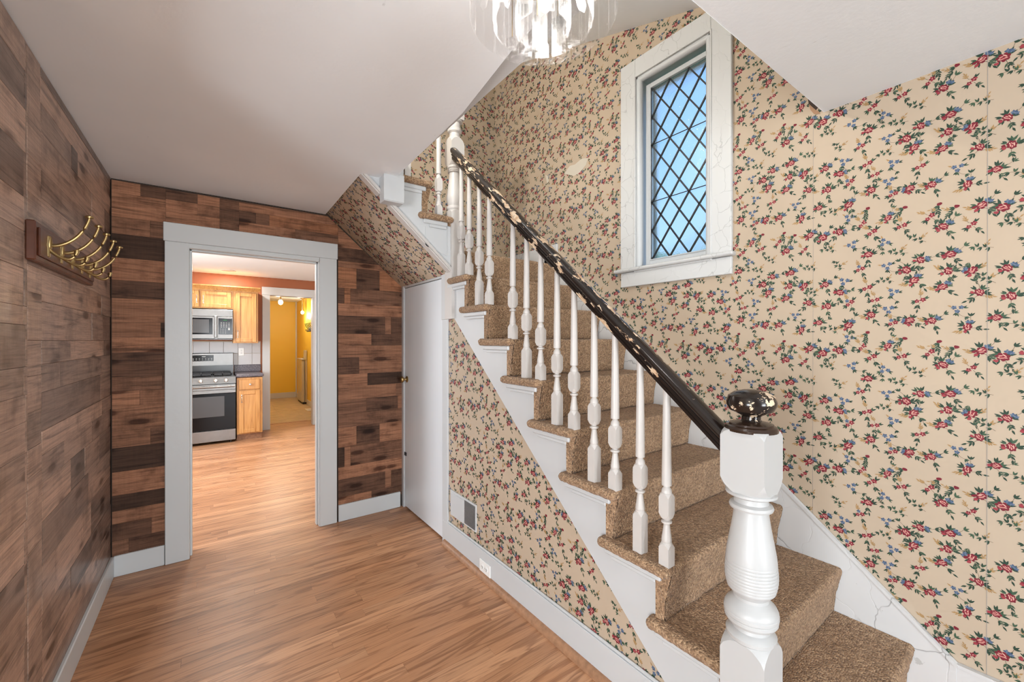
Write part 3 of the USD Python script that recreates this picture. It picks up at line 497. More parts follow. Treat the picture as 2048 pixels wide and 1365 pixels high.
# sloping soffit under the upper flight
so = thing('ceiling', 'sloping floral wallpapered soffit under the upper stair flight', 'soffit', kind='structure')
sl = np.array([1, 0, -.885]); slen = np.linalg.norm(sl); su = sl / slen; sn = np.array([-su[2] * -1, 0, -su[0]]); sn = np.array([-.885, 0, -1]) / slen
L = (1.300 - .70) * slen
sfr = ((.70, 0, 2.395), su, (0, 1, 0), sn)
obj('plaster', prism(sbox(0, 2.50, L, YB), ((.70, 0, 2.395), su, (0, 1, 0), -sn), .04), 'cream_paper', so, smooth=False)
paper_print(so, sbox(.005, 2.503, L, YB - .002), sfr, (.2, .1))
obj('edge_molding', [prism(sbox(-.01, 2.452, .155, 2.503), ((.70, 0, 2.395), su, (0, 1, 0), sn), .007), prism(sbox(.235, 2.452, L + .02, 2.503), ((.70, 0, 2.395), su, (0, 1, 0), sn), .007), prism(sbox(.235, 2.440, L + .02, 2.464), ((.70, 0, 2.395), su, (0, 1, 0), sn), -.016), prism(sbox(-.01, 2.440, .155, 2.464), ((.70, 0, 2.395), su, (0, 1, 0), sn), -.016)], 'warm_white', so, smooth=False)

# ------------------------------------------------------------------ doorways and closet door
def casing(d, y, x0, x1, zt, wd, hd, ear, t, side, mt, zb=0):
    yy = lambda a, b: (y - b, y - a) if side < 0 else (y + a, y + b)
    obj('casing', box(x0 - wd, x0, *yy(0, t), zb, zt, .003), mt, d); obj('casing', box(x1, x1 + wd, *yy(0, t), zb, zt, .003), mt, d)
    obj('casing_head', box(x0 - wd - ear, x1 + wd + ear, *yy(0, t + .004), zt, zt + hd, .003), mt, d)
d1 = thing('door_1', 'white cased doorway from the hall to the kitchen', 'doorway', kind='structure')
casing(d1, YB - .002, -.118, .655, 2.035, .122, .118, .006, .020, -1, 'trim_paint')
obj('jamb', [box(-.135, -.118, YB - .012, YB + .13, 0, 2.02, .002), box(.650, .667, YB - .012, YB + .13, 0, 2.02, .002), box(-.135, .667, YB - .012, YB + .13, 2.005, 2.036, .002)], 'trim_paint', d1)
obj('door_stop', [box(-.118, -.106, YB + .03, YB + .075, 0, 2.006, .002), box(.639, .650, YB + .03, YB + .075, 0, 2.006, .002), box(-.118, .65, YB + .03, YB + .075, 1.994, 2.006, .002)], 'trim_paint', d1)
casing(d1, YB + .125, -.118, .655, 2.02, .12, .12, .006, .02, 1, 'trim_paint')
d2 = thing('door_2', 'flat white closet door under the stairs with brass knob', 'door', kind='structure')
obj('door_panel', box(1.313, 1.345, 2.612, 3.322, .014, 1.846, .002), 'door_paint', d2)
obj('jamb', [box(1.302, 1.35, 3.326, YB - .002, 0, 1.875, .003), box(1.302, 1.35, 2.53, 2.608, 0, 1.875, .003), box(1.306, 1.35, 2.6, 3.33, 1.850, 1.878, .002)], 'white_paint', d2)
obj('door_knob', [lathe([(.0, 0), (.026, .0), (.027, .004), (.010, .010), (.009, .026), (.02, .032), (.026, .044), (.022, .055), (0, .059)], 24)], 'brass', d2)
kv = stage.GetPrimAtPath(str(d2.GetPath()) + '/door_knob'); UsdGeom.Xformable(kv).AddTranslateOp().Set(Gf.Vec3d(1.313, 3.275, 1.085)); UsdGeom.Xformable(kv).AddRotateYOp().Set(-90)
obj('latch_plate', [box(1.309, 1.314, 3.288, 3.335, .440, .468, .001), ball((1.306, 3.30, .454), .008)], 'black_iron', d2)
obj('hinge', [tube([(1.308, 2.606, z0), (1.308, 2.606, z0 + .013)], .005, 8) for z0 in np.arange(.17, .25, .0145)], 'white_paint', d2)
d3 = thing('door_3', 'white cased doorway from kitchen to the yellow back room', 'doorway', kind='structure')
casing(d3, 7.488, .738, 1.352, 2.125, .105, .125, .005, .02, -1, 'white_paint')
obj('jamb', [box(.72, .738, 7.47, 7.615, 0, 2.13, .002), box(1.352, 1.37, 7.47, 7.615, 0, 2.13, .002), box(.72, 1.37, 7.47, 7.615, 2.12, 2.15, .002)], 'white_paint', d3)
obj('threshold', box(.738, 1.352, 7.90, 7.96, -.006, .004, .002), 'oak_shoe', d3)
d4 = thing('door_4', 'white door casing on the right wall of the back room', 'door casing', kind='structure')
for y0, y1 in ((8.79, 8.90), (8.0, 8.11)): obj('casing', box(1.672, 1.70, y0, y1, 0, 2.12, .003), 'warm_white', d4)
obj('casing_head', box(1.670, 1.70, 7.99, 8.91, 2.10, 2.21, .003), 'warm_white', d4); obj('door_panel', box(1.69, 1.705, 8.1, 8.8, .01, 2.1), 'warm_white', d4)

# ------------------------------------------------------------------ leaded window
w1 = thing('window_1', 'leaded diamond-pane stair window in a cracked white casing', 'window', kind='structure')
cz0, cz1 = 1.875, 3.135; cy0, cy1 = 1.185, 1.69
obj('casing', box(2.237, XW, cy0 - .112, cy0, cz0, cz1 + .118, .003), 'cracked_paint', w1); obj('casing', box(2.237, XW, cy1, cy1 + .118, cz0, cz1 + .118, .003), 'cracked_paint', w1)
obj('casing_head', box(2.236, XW, cy0, cy1, cz1, cz1 + .118, .003), 'cracked_paint', w1)
obj('apron', box(2.238, XW, cy0 - .112, cy1 + .116, 1.767, 1.862, .003), 'cracked_paint', w1)
m = m3.Manifold.batch_hull([m3.Manifold.sphere(.012, 16).translate((2.222, y, 1.876)) for y in (cy0 - .118, cy1 + .150)] + [mbox(2.23, XW + .06, cy0 - .118, cy1 + .150, 1.864, 1.888)])
obj('window_stool', m, 'cracked_paint', w1)
def strip_frame(y0, y1, z0, z1, w, xa, xb, ch): return [box(xa, xb, y0, y0 + w, z0, z1, ch), box(xa, xb, y1 - w, y1, z0, z1, ch), box(xa, xb, y0 + w, y1 - w, z1 - w, z1, ch), box(xa, xb, y0 + w, y1 - w, z0, z0 + w, ch)]
obj('back_band', strip_frame(cy0 - .006, cy1 + .006, cz0 - .02, cz1 + .006, .010, 2.232, 2.25, .002), 'cracked_paint', w1)
tor = []
for (ya, za), (yb, zb) in (((cy1 - .017, 1.886), (cy1 - .017, cz1 - .017)), ((cy1 - .017, cz1 - .017), (cy0 + .017, cz1 - .017)), ((cy0 + .017, cz1 - .017), (cy0 + .017, 1.886))): tor.append(tube([(2.262, ya, za), (2.262, yb, zb)], .021, 16))
obj('rounded_bead', tor, 'white_paint', w1)
obj('reveal', strip_frame(cy0 - .005, cy1 + .005, 1.875, cz1 + .005, .022, 2.262, 2.41, 0), 'white_paint', w1)
gy0, gy1, gz0, gz1 = 1.228, 1.612, 1.936, 3.048; gx = 2.312
obj('sash', strip_frame(gy0 - .034, gy1 + .042, gz0 - .036, gz1 + .036, .034, 2.300, 2.33, .003) + [box(2.30, 2.33, gy1, gy1 + .012, gz0, gz1)], 'white_paint', w1)
obj('sash_bead', strip_frame(gy0 - .007, gy1 + .007, gz0 - .007, gz1 + .007, .007, 2.292, 2.31, .002), 'white_paint', w1)
gw, gh = gy1 - gy0, gz1 - gz0; G = sbox(gy0, gz0, gy1, gz1); cames = []
for k in range(-3, 6):
    a = LineString([(gy1, gz1 - k / 6 * gh), (gy0, gz1 - (k / 6 + .5) * gh)]); b = LineString([(gy1, gz1 - (k / 6 + .5) * gh), (gy0, gz1 - k / 6 * gh)])
    cames += [x.intersection(G) for x in (a, b) if x.intersects(G)]
cames = [c for c in cames if c.length > .01]
for c in cames:
    for q in prism(c.buffer(.0042, cap_style='flat').intersection(G), frx(gx - .005), .010): obj('lead_came', q, 'lead_came', w1)
obj('saddle_bar', [tube([(gx - .012, gy0, gz1 - k * gh), (gx - .012, gy1, gz1 - k * gh)], .0028, 8) for k in (1 / 3, 2 / 3)], 'lead_came', w1)
from shapely.ops import polygonize, unary_union
for pg in polygonize(unary_union([G.exterior] + [affinity.scale(c, 1.02, 1.02) for c in cames])):
    q = pg.buffer(-.001)
    if q.area > 2e-4: obj('pane', prism(q, frx(gx - .0015), .003), 'window_glass', w1, smooth=False)
#@@STAIRS
# ------------------------------------------------------------------ staircase
def carpet_mesh(poly, x0, x1, ends=True, seed=0, amp=.0048, h=.010):
    """(s,z) outline extruded along x as a fine grid, knobbly"""
    p = np.array(shapely.segmentize(shapely.geometry.polygon.orient(poly).exterior, h).coords)[:-1]; nx = max(2, int((x1 - x0) / h)); n = len(p)
    xs = np.linspace(x0, x1, nx); v = np.stack([np.repeat(xs, n), np.tile(p[:, 0], nx), np.tile(p[:, 1], nx)], 1)
    i, j = np.meshgrid(np.arange(nx - 1), np.arange(n), indexing='ij'); a, b, c, d = i * n + j, i * n + (j + 1) % n, (i + 1) * n + (j + 1) % n, (i + 1) * n + j
    f = np.vstack([np.stack([a, b, c], -1).reshape(-1, 3), np.stack([a, c, d], -1).reshape(-1, 3)])[:, ::-1]
    tv, tf = trimesh.creation.triangulate_polygon(Polygon(p), engine='earcut')
    if len(tv) != n: tv = np.asarray(tv)
    e0 = np.c_[np.full(len(tv), x0), tv]; e1 = np.c_[np.full(len(tv), x1), tv]; sa = np.cross(tv[tf[:, 1]] - tv[tf[:, 0]], tv[tf[:, 2]] - tv[tf[:, 0]]); tf = np.where(sa[:, None] < 0, tf[:, ::-1], tf)
    k = len(v); V = np.vstack([v, e0, e1]); F = np.vstack([f, tf[:, ::-1] + k, tf + k + len(tv)])
    m = trimesh.Trimesh(V, F, process=True, merge_tex=True, merge_norm=True); nr = np.array(m.vertex_normals); V = np.array(m.vertices)
    V += nr * (amp * (meshkit.noise(V * 130, seed) - .35) + .004 * (meshkit.noise(V * 14, seed + 5) - .5))[:, None]
    return V, np.array(m.faces)
def step_profile(s0, s1, z0, z1, rear=.03):
    nose = [(s0 - .034 + .016 + .016 * math.cos(a), z1 - .018 + .018 * math.sin(a)) for a in np.linspace(math.pi * 1.12, math.pi / 2, 7)]
    return Polygon([(s0 - .006, z0 + .002), (s0 - .012, z0 + .08), (s0 - .028, z1 - .05)] + nose + [(s1 + rear, z1), (s1 + rear, z1 - .03), (s0 + .03, z1 - .06), (s0 + .03, z0 + .002)])
def rounded_bar(x0, x1, s0, s1, z0, z1, r, h=.010, seed=0):
    m = m3.Manifold.batch_hull([m3.Manifold.sphere(r, 14).translate((x, s, z)) for x in (x0 + r, x1 - .006) for s in (s0 + r, s1 - r) for z in ((z0 + z1) / 2,)]).scale((1, 1, 1))
    m = m.refine_to_length(h); v, f = arr(m); t = trimesh.Trimesh(v, f); n = np.array(t.vertex_normals); v = v.copy(); zc = (z0 + z1) / 2
    v[:, 2] = zc + (v[:, 2] - zc) * ((z1 - z0) / 2 / r)
    return v + n * (.004 * (meshkit.noise(v * 120, seed) - .4))[:, None], f
def rot_upper(m, o):     # local (x across, s along run, z) -> upper flight: s runs to -X, outer side faces -Y
    v, f = arr(m); return np.stack([o[0] - v[:, 1], o[1] + v[:, 0], v[:, 2]], 1), f
st = thing('staircase', 'straight white-sided stair carpeted in brown loop pile', 'staircase')
saw = [(.60, .10), (.90, .10), (.90, .20)]
sy = lambda y: .195 + .868 * (y - .873)
up = []
for k in range(2, 10): up += [(ry(k), RISE * (k - 1) + .0), (ry(k), RISE * k - .03)]
pts = [(.80, sy(.80))] + [(ry(2) - .05 if 0 else .80, RISE * 1 - .03 + .2)] if 0 else []
poly = Polygon([(.645, .165), (.84, .165), (2.53, sy(2.53)), (2.53, RISE * 9 - .03)] + [p for k in range(9, 1, -1) for p in ((ry(k), RISE * k - .03), (ry(k), RISE * (k - 1) - .03))] + [(.62, RISE - .03), (.645, .168)]).buffer(0)
obj('stringer', prism(poly, frx(1.309), .04), 'white_paint', st, smooth=False)
skirt = Polygon([(.252, .0), (.252, .195), (2.45, .195 + .872 * (2.45 - .252)), (2.6, 2.2), (2.6, 1.6), (1.2, .3), (.6, 0)])
obj('wall_skirt', prism(skirt, frx(XW - .020), .021), 'skirt_paint', st, smooth=False)
obj('skirt_cap', [prism(LineString([(.252, .195), (2.45, .195 + .872 * 2.198)]).buffer(.006), frx(XW - .024), .02), prism(LineString([(-.4, .195), (.252, .195)]).buffer(.006), frx(XW - .022), .02)], 'skirt_paint', st)
obj('stair_core', prism(Polygon([(.40, 0)] + [p for k in range(1, 10) for p in ((ry(k) + .02, RISE * (k - 1)), (ry(k) + .02, RISE * k - .06))] + [(2.5, RISE * 9 - .06), (2.5, 1.45), (1.0, .1), (1.0, 0)]), frx(1.345), .88), 'grey_gap', st, smooth=False)
for k in range(1, 10):
    x0 = 1.297 if k > 1 else 1.20
    s1 = ry(k + 1) if k < 9 else 2.50
    parts = [carpet_mesh(step_profile(ry(k), s1, RISE * (k - 1), RISE * k), x0, 2.238, seed=k)]
    if k >= 2: parts.append(rounded_bar(1.262, 1.31, ry(k) - .034, s1 + (.055 if k < 9 else -.03), RISE * k - .037, RISE * k + .002, .018, seed=k))
    obj('carpet_step', parts, 'carpet', st, smooth=True)
    if k >= 2: obj('scotia_molding', [box(1.285, 1.301, ry(k) + .004, s1 + .03 if k < 9 else 2.50, RISE * k - .062, RISE * k - .036, .005), box(1.292, 1.301, ry(k) + .03, s1 + .0 if k < 9 else 2.49, RISE * k - .078, RISE * k - .062, .003)], 'white_paint', st)
obj('first_step_side', box(1.20, 1.25, .40, .65, 0, RISE - .03, .003), 'white_paint', st)
# landing and upper flight
sf = thing('upper_stair_flight', 'short upper stair flight turning left above the soffit', 'staircase')
obj('carpet_step', [carpet_mesh(step_profile(2.484, 3.30, RISE * 9, RISE * 10), 1.335, 2.25, seed=20, h=.014)], 'carpet', sf, smooth=True)
UO = (0, 2.452)           # outer face of the upper stringer at y
for k, xr in ((1, 1.335), (2, 1.112), (3, .889)):
    z1 = RISE * (10 + k); s0, s1 = -xr, -xr + .223
    parts = [rot_upper(carpet_mesh(step_profile(s0, s1, z1 - RISE, z1), .0, .91, seed=30 + k), UO), rot_upper(rounded_bar(-.036, .012, s0 - .034 + (.07 if k == 1 else 0), s1 + .055, z1 - .037, z1 + .002, .018, seed=40 + k), UO)]
    obj('carpet_step', parts, 'carpet', sf, smooth=True)
    obj('scotia_molding', [rot_upper([box(-.013, .002, s0 + .004 + (.07 if k == 1 else 0), s1 + .02, z1 - .064, z1 - .036, .005), box(-.008, .002, s0 + .03 + (.05 if k == 1 else 0), s1 - .02, z1 - .084, z1 - .064, .003)], UO)], 'white_paint', sf)
usl = [(1.305, soff(1.305)), (.70, soff(.70)), (.70, 2.66), (.889, 2.60), (.889, RISE * 12 - .03), (1.112, RISE * 12 - .03), (1.112, RISE * 11 - .03), (1.305, RISE * 11 - .03)]
obj('stringer', prism(Polygon(usl), fry(2.455), .04), 'white_paint', sf, smooth=False)
obj('riser_panel', [prism(Polygon([(1.105, 2.02), (1.262, 1.97), (1.262, RISE * 11 - .085), (1.105, RISE * 11 - .085)]), fry(2.452), .004)], 'white_paint', sf)
pd = thing('newel_drop', 'square white boxed post end hanging below the ceiling edge', 'newel drop')
obj('box_post', [box(.812, .932, 2.375, 2.455, 2.232, 2.46, .003)], 'white_paint', pd)
obj('face_board', [box(.81, .934, 2.371, 2.379, 2.236, 2.40, .002)], 'white_paint', pd)

# ------------------------------------------------------------------ newel posts
def turned(parts, n=48):
    return m3.Manifold.batch_boolean(parts, m3.OpType.Add)
def sq(s, z0, z1, prof, n=64): return mbox(-s / 2, s / 2, -s / 2, s / 2, z0, z1) ^ lathe_m(prof, n)
n1 = thing('newel_post', 'stout turned white newel post with a chipped black knob at the stair foot', 'newel post', (1.312, .570, 0))
s = .1245; top = [(.10, .99), (.10, 1.128), (.085, 1.138), (.060, 1.150)]
blk = sq(s, .94, 1.152, [(.058, .945), (.066, .957), (.080, .978), (.0895, 1.002), (.0895, 1.120), (.080, 1.136), (.066, 1.147), (.058, 1.152)])
base = sq(s, 0, .53, [(.0895, 0), (.0895, .474), (.082, .495), (.070, .512), (.060, .522)])
vz = [(.058, .512), (.067, .522), (.068, .532), (.060, .541), (.052, .547), (.050, .556), (.053, .563), (.066, .566), (.0715, .575), (.0715, .583), (.070, .585), (.0735, .589), (.0735, .597), (.072, .599), (.072, .606), (.067, .617), (.055, .628), (.048, .636), (.048, .645), (.055, .654)]
ring = []
for i in range(9):
    zc = .664 + i * .0095; rb = .0625 + .0088 * math.sin(min(1, (i + 1) / 5) * math.pi / 2) - (.0008 * max(0, i - 5)); ring += [(rb - .0012, zc), (rb, zc + .003), (rb, zc + .0065), (rb - .0012, zc + .009)]
vz += ring + [(.0685, .752), (.066, .775), (.060, .81), (.0545, .84), (.049, .875), (.0465, .895), (.0460, .903), (.057, .905), (.0595, .911), (.057, .918), (.047, .924), (.0455, .930), (.0455, .940), (.058, .943), (.069, .949), (.069, .956), (.058, .962)]
obj('post', (blk + base + lathe_m(vz, 64)), 'newel_paint', n1, smooth=28)
kn = obj('finial', [lathe([(.070, 1.139), (.071, 1.146), (.067, 1.152), (.061, 1.155), (.058, 1.160), (.030, 1.167), (.026, 1.172), (.026, 1.182), (.034, 1.187), (.058, 1.199), (.067, 1.215), (.0675, 1.226), (.062, 1.243), (.045, 1.255), (.02, 1.261), (0, 1.262)], 48)], 'chipped_knob', n1, label='black varnished knob with chipped paint')
obj('finial_plate', lathe([(.0705, 1.1385), (.0715, 1.146), (.0675, 1.1525), (.0615, 1.1555), (.0585, 1.1605), (.0305, 1.1675)], 48), 'dark_varnish', n1)
n2 = thing('newel_post', 'slim turned white newel post at the stair turn', 'newel post', (1.335, 2.485, 0))
s2 = .098
sq2 = sq(s2, 1.555, 2.29, [(.075, 1.5), (.075, 2.255), (.062, 2.278), (.046, 2.29)])
b2 = sq(s2, 2.585, 2.785, [(.045, 2.585), (.058, 2.60), (.072, 2.625), (.072, 2.735), (.058, 2.765), (.043, 2.785)])
c2_ = mbox(-s2 / 2, s2 / 2, -s2 / 2, s2 / 2, 2.905, 3.07)
v2_ = lathe_m([(.045, 2.285), (.055, 2.300), (.055, 2.316), (.043, 2.322), (.048, 2.332), (.056, 2.36), (.056, 2.385), (.050, 2.42), (.042, 2.48), (.037, 2.53), (.036, 2.545), (.046, 2.55), (.040, 2.556), (.046, 2.563), (.041, 2.57), (.049, 2.578), (.050, 2.60)], 40)
v3_ = lathe_m([(.044, 2.775), (.036, 2.79), (.034, 2.815), (.047, 2.825), (.049, 2.838), (.040, 2.850), (.038, 2.885), (.052, 2.893), (.052, 2.903), (.045, 2.912)], 40)
obj('post', sq2 + b2 + c2_ + v2_ + v3_, 'warm_white', n2, smooth=28)
obj('corner_board', mv(box(1.296, 1.352, 2.508, 2.61, 1.553, 1.875, .003), (-1.335, -2.485, 0)), 'white_paint', n2)

# ------------------------------------------------------------------ balustrade
bl = thing('stair_railing', 'black chipped handrail on turned white balusters up the stair', 'stair railing')
zu = lambda y: 1.068 + .872 * (y - .66)
half = [(.021, 0), (.0225, .004), (.0225, .014), (.019, .017), (.019, .021), (.025, .024), (.0255, .032), (.0225, .036), (.030, .043), (.0325, .052), (.0315, .063), (.026, .073), (.016, .080), (0, .083)]
prof = np.array(half + [(-a, b) for a, b in half[-2::-1]]); nP = len(prof); ys = np.linspace(.628, 2.44, 40)
hv = np.vstack([np.c_[1.31 + prof[:, 0], np.full(nP, y), zu(y) + prof[:, 1]] for y in ys]); hf = []
for i in range(len(ys) - 1):
    for j in range(nP): a, b = i * nP + j, i * nP + (j + 1) % nP; hf += [[a, b, b + nP], [a, b + nP, a + nP]]
for j in range(1, nP - 1): hf += [[0, j + 1, j], [(len(ys) - 1) * nP, (len(ys) - 1) * nP + j, (len(ys) - 1) * nP + j + 1]]
obj('handrail', (hv, np.array(hf)), 'chipped_varnish', bl, smooth=35)
def baluster(x, y, z0, zt, sh):
    b = .039; r = b * .72; o = sh
    blk0 = sq(b, 0, .083 + o, [(r, 0), (r, .064 + o), (.0225, .074 + o), (.0185, .080 + o)], 24)
    blk1 = sq(b, .168 + o, .262 + o, [(.0175, .168 + o), (.022, .174 + o), (r, .188 + o), (r, .243 + o), (.022, .255 + o), (.0165, .261 + o)], 24)
    th = zt - z0
    ln = lathe_m([(.0185, .070 + o), (.0185, .082 + o), (.0165, .085 + o), (.0180, .089 + o), (.0178, .094 + o), (.0105, .147 + o), (.012, .150 + o), (.0185, .153 + o), (.0185, .159 + o), (.011, .163 + o), (.011, .167 + o), (.018, .169 + o), (.018, .18 + o)], 24)
    l2 = lathe_m([(.0175, .25 + o), (.0178, .264 + o), (.0165, .272 + o), (.011, .280 + o), (.0105, .284 + o), (.0172, .286 + o), (.0165, .36 + o), (.0125, th)], 24)
    m = blk0 + blk1 + ln + l2
    cut = m3.Manifold.hull_points(np.array([(a, c, th + s_ * 1 + .872 * c - .002) for a in (-.1, .1) for c in (-.1, .1) for s_ in (0, .3)])) if zt < 2.9 else None
    if cut is not None: m = m - cut
    v, f = arr(m); return v + np.array([x, y, z0]), f
for n in range(3, 10):
    for t, y0, sh in (('B', .853, 0), ('A', .965, .076)):
        if (n, t) == (7, 'A'): continue
        y = y0 + GO * (n - 3)
        if n == 9 and t == 'A': y -= .01
        obj('baluster', baluster(1.31, y, RISE * n - .001, zu(y) + .006, sh), 'warm_white', bl, smooth=28)
obj('baluster', baluster(1.212, 2.478, RISE * 11 - .001, 3.05, .0), 'warm_white', bl, smooth=28)
obj('baluster', baluster(.992, 2.478, RISE * 12 - .001, 3.2, .06), 'warm_white', bl, smooth=28)
obj('upper_handrail', tube([(1.30, 2.478, 2.96), (.90, 2.478, 3.31)], .026, 12), 'dark_varnish', bl)

# ------------------------------------------------------------------ chandelier
ch = thing('chandelier', 'round tiered crystal chandelier hanging from the hall ceiling', 'chandelier', (CH[0], CH[1], 0))
obj('canopy', lathe([(.065, 2.40), (.065, 2.385), (.05, 2.375), (.012, 2.368), (.008, 2.36), (.008, 2.32)], 32), 'brass', ch)
obj('pan', lathe([(0, 2.318), (.150, 2.318), (.154, 2.314), (.150, 2.311), (0, 2.311)], 48), 'pan_bronze', ch)
def ringm(r, z, w=.004, h=.008): 
    a = np.linspace(0, 2 * np.pi, 49); return tube(np.c_[r * np.cos(a), r * np.sin(a), np.full(49, z)], w, 8)
obj('frame', [ringm(.158, 2.305), ringm(.108, 2.285), ringm(.06, 2.265)] + [tube([(0, 0, 2.33), (.16 * math.cos(a), .16 * math.sin(a), 2.305)], .003, 6) for a in np.arange(6) * math.pi / 3], 'brass', ch)
def plates(r, n, z0, z1, w, t=.005, ph=0):
    for i in range(n):
        a = ph + 2 * math.pi * i / n; v, f = box(-t / 2, t / 2, -w / 2, w / 2, z0, z1, .0015); v = v + np.array([r, 0, 0]); c, s_ = math.cos(a), math.sin(a)
        obj('crystal_plate', (np.stack([v[:, 0] * c - v[:, 1] * s_, v[:, 0] * s_ + v[:, 1] * c, v[:, 2]], 1), f), 'crystal', ch)
        hk = tube([(r * c, r * s_, z1 - .004), (r * c, r * s_, z1 + .012)], .0013, 5); hooks.append(hk)
hooks = []
plates(.160, 24, 2.13, 2.29, .0385); plates(.108, 16, 2.115, 2.27, .037, ph=.1); plates(.058, 8, 2.10, 2.25, .036, ph=.2)
obj('hooks', hooks, 'brass', ch, kind='stuff')
for i in range(14):
    a = 2 * math.pi * i / 14 + .13; r = .133 if i % 2 else .085; z = 2.185 + .03 * ((i * 5) % 3 - 1); n8 = 8
    v, f = arr(m3.Manifold.cylinder(.006, .013, .019, 8).translate((0, 0, 0)) + m3.Manifold.cylinder(.006, .019, .013, 8).translate((0, 0, .006)))
    v = v[:, [2, 0, 1]] - np.array([.006, 0, 0]); b = a + (i % 3 - 1) * .5; c, s_ = math.cos(b), math.sin(b)
    obj('crystal_drop', (np.stack([v[:, 0] * c - v[:, 1] * s_ + r * math.cos(a), v[:, 0] * s_ + v[:, 1] * c + r * math.sin(a), v[:, 2] + z], 1), f), 'crystal', ch, smooth=False)
    obj('chain_link', tube([(r * math.cos(a), r * math.sin(a), z + .018), (r * math.cos(a), r * math.sin(a), 2.283)], .0012, 5), 'brass', ch)
for i in range(4):
    a = math.pi / 4 + i * math.pi / 2; p = (.082 * math.cos(a), .082 * math.sin(a))
    obj('bulb_socket', lathe([(.010, 2.285), (.010, 2.255)], 12, (p[0], p[1], 0)), 'brass', ch)
    obj('bulb', ball((p[0], p[1], 2.232), .015, (1, 1, 1.6)), 'bulb_glow', ch)
    light('SphereLight', f'/World/chandelier_light_{i}', (CH[0] + p[0], CH[1] + p[1], 2.135), .6, (1, .97, .94), Radius=.022)

# ------------------------------------------------------------------ coat rack, vent, outlet
cr = thing('coat_rack', 'rosewood board with five brass double coat hooks on the plank wall', 'coat rack')
cy = 0
obj('board', [box(XL - .001, -.462, 1.987, 2.785, 1.672, 1.802, .004), box(-.462, -.456, 2.004, 2.768, 1.690, 1.784, .006)], 'rosewood', cr)
for i in range(5):
    y = 2.09 + i * .148; zc = 1.742; x = -.457; hk = []
    hp = obj('hook', [box(x - .002, x + .005, y - .010, y + .010, zc - .045, zc + .030, .003), ball((x + .004, y, zc + .004), .012, (.55, .8, 2.2)),
         tube(curve([(x, y, zc + .004), (x + .025, y, zc + .000), (x + .065, y, zc + .03), (x + .092, y, zc + .078), (x + .100, y, zc + .108)], 18), np.linspace(.0062, .0042, 18), 10), lathe([(.0, 0), (.011, .001), (.012, .006), (.009, .009), (0, .010)], 16, (x + .101, y, zc + .107)),
         tube(curve([(x, y, zc - .012), (x + .022, y, zc - .037), (x + .05, y, zc - .045), (x + .066, y, zc - .028), (x + .068, y, zc - .012)], 16), np.r_[np.linspace(.0058, .005, 12), np.linspace(.006, .0085, 4)], 10)], 'brass', cr)
vt = thing('wall_vent', 'white framed return vent with grey grille low on the stair wall', 'vent')
obj('frame', [box(1.307, 1.316, 2.160, 2.495, .225, .395, .002), box(1.303, 1.308, 2.300, 2.478, .240, .380, .004)], 'white_paint', vt)
obj('grille', [box(1.3055, 1.308, 2.168, 2.300, .236, .384)] + [box(1.3035, 1.3060, 2.170, 2.298, z, z + .002) for z in np.arange(.240, .380, .0062)], 'grey_metal', vt)
ou = thing('wall_outlet', 'small white double outlet set in the stair baseboard', 'outlet')
def outlet(o, P):
    obj('cover_plate', P(box(-.058, .058, -.006, .001, -.035, .035, .002)), 'outlet_plastic', o)
    obj('receptacle', P([lathe([(0, 0), (.016, 0), (.016, .008), (.0145, .009), (0, .009)], 20, (d, 0, 0), '-y') for d in (-.022, .022)]), 'outlet_plastic', o)
    obj('slot', P([box(d - .007 + k, d - .005 + k, -.0098, -.008, -.003, .006) for d in (-.022, .022) for k in (0, .011)] + [box(d - .002, d + .002, -.0098, -.008, -.010, -.006) for d in (-.022, .022)] + [box(-.0015, .0015, -.0072, -.006, -.0015, .0015)]), 'slot_black', o)
def Pside(m): v, f = arr(m); return np.stack([1.2995 + v[:, 1], 2.04 - v[:, 0], .066 + v[:, 2]], 1), f
outlet(ou, Pside)

#@@KITCHEN
# ------------------------------------------------------------------ kitchen
bs = thing('backsplash', 'pale square wall tiles behind the range', 'backsplash')
xs = [-.76, -.58, -.40, -.22, -.032, .137, .317, .497, .609]
obj('grout', box(-.76, .612, 7.483, 7.490, 1.03, 1.40), 'grout', bs)
for a, b in zip(xs[:-1], xs[1:]):
    for z0, z1 in ((1.03, 1.21), (1.21, 1.39)): obj('tile', box(a + .0015, b - .0015, 7.476, 7.489, z0 + .0015, z1 - .0015, .002), 'wall_tile', bs)
ko = thing('wall_outlet', 'white wall outlet on the kitchen tiles above the counter', 'outlet')
def Pk(m): v, f = arr(m); return np.stack([.358 - v[:, 2], 7.4745 + v[:, 1], 1.235 + v[:, 0]], 1), f
outlet(ko, Pk)
def pull(c): x, y, z = c; return [tube(curve([(x, y, z + .045), (x, y - .022, z + .03), (x, y - .026, z), (x, y - .022, z - .03), (x, y, z - .045)], 14), .0048, 8), lathe([(0, 0), (.010, 0), (.008, .004), (0, .005)], 12, (x, y, z + .047), '-y'), lathe([(0, 0), (.010, 0), (.008, .004), (0, .005)], 12, (x, y, z - .047), '-y')]
def panel_door(x0, x1, z0, z1, y, name, parent, fw=.055):
    d = obj(name, [box(x0, x0 + fw, y - .02, y, z0, z1, .004), box(x1 - fw, x1, y - .02, y, z0, z1, .004), box(x0 + fw, x1 - fw, y - .02, y, z1 - fw, z1, .004), box(x0 + fw, x1 - fw, y - .02, y, z0, z0 + fw, .004), box(x0 + fw - .004, x1 - fw + .004, y - .010, y, z0 + fw - .004, z1 - fw + .004)], 'cabinet_oak', parent)
    return d
kb = thing('base_cabinet', 'honey oak base cabinet with drawer and door beside the range', 'cabinet')
obj('body', [box(.276, .584, 6.88, 7.48, .09, .885, .002)], 'cabinet_oak', kb); obj('toe_kick', box(.280, .58, 6.945, 7.4, 0, .09), 'oak_shoe', kb)
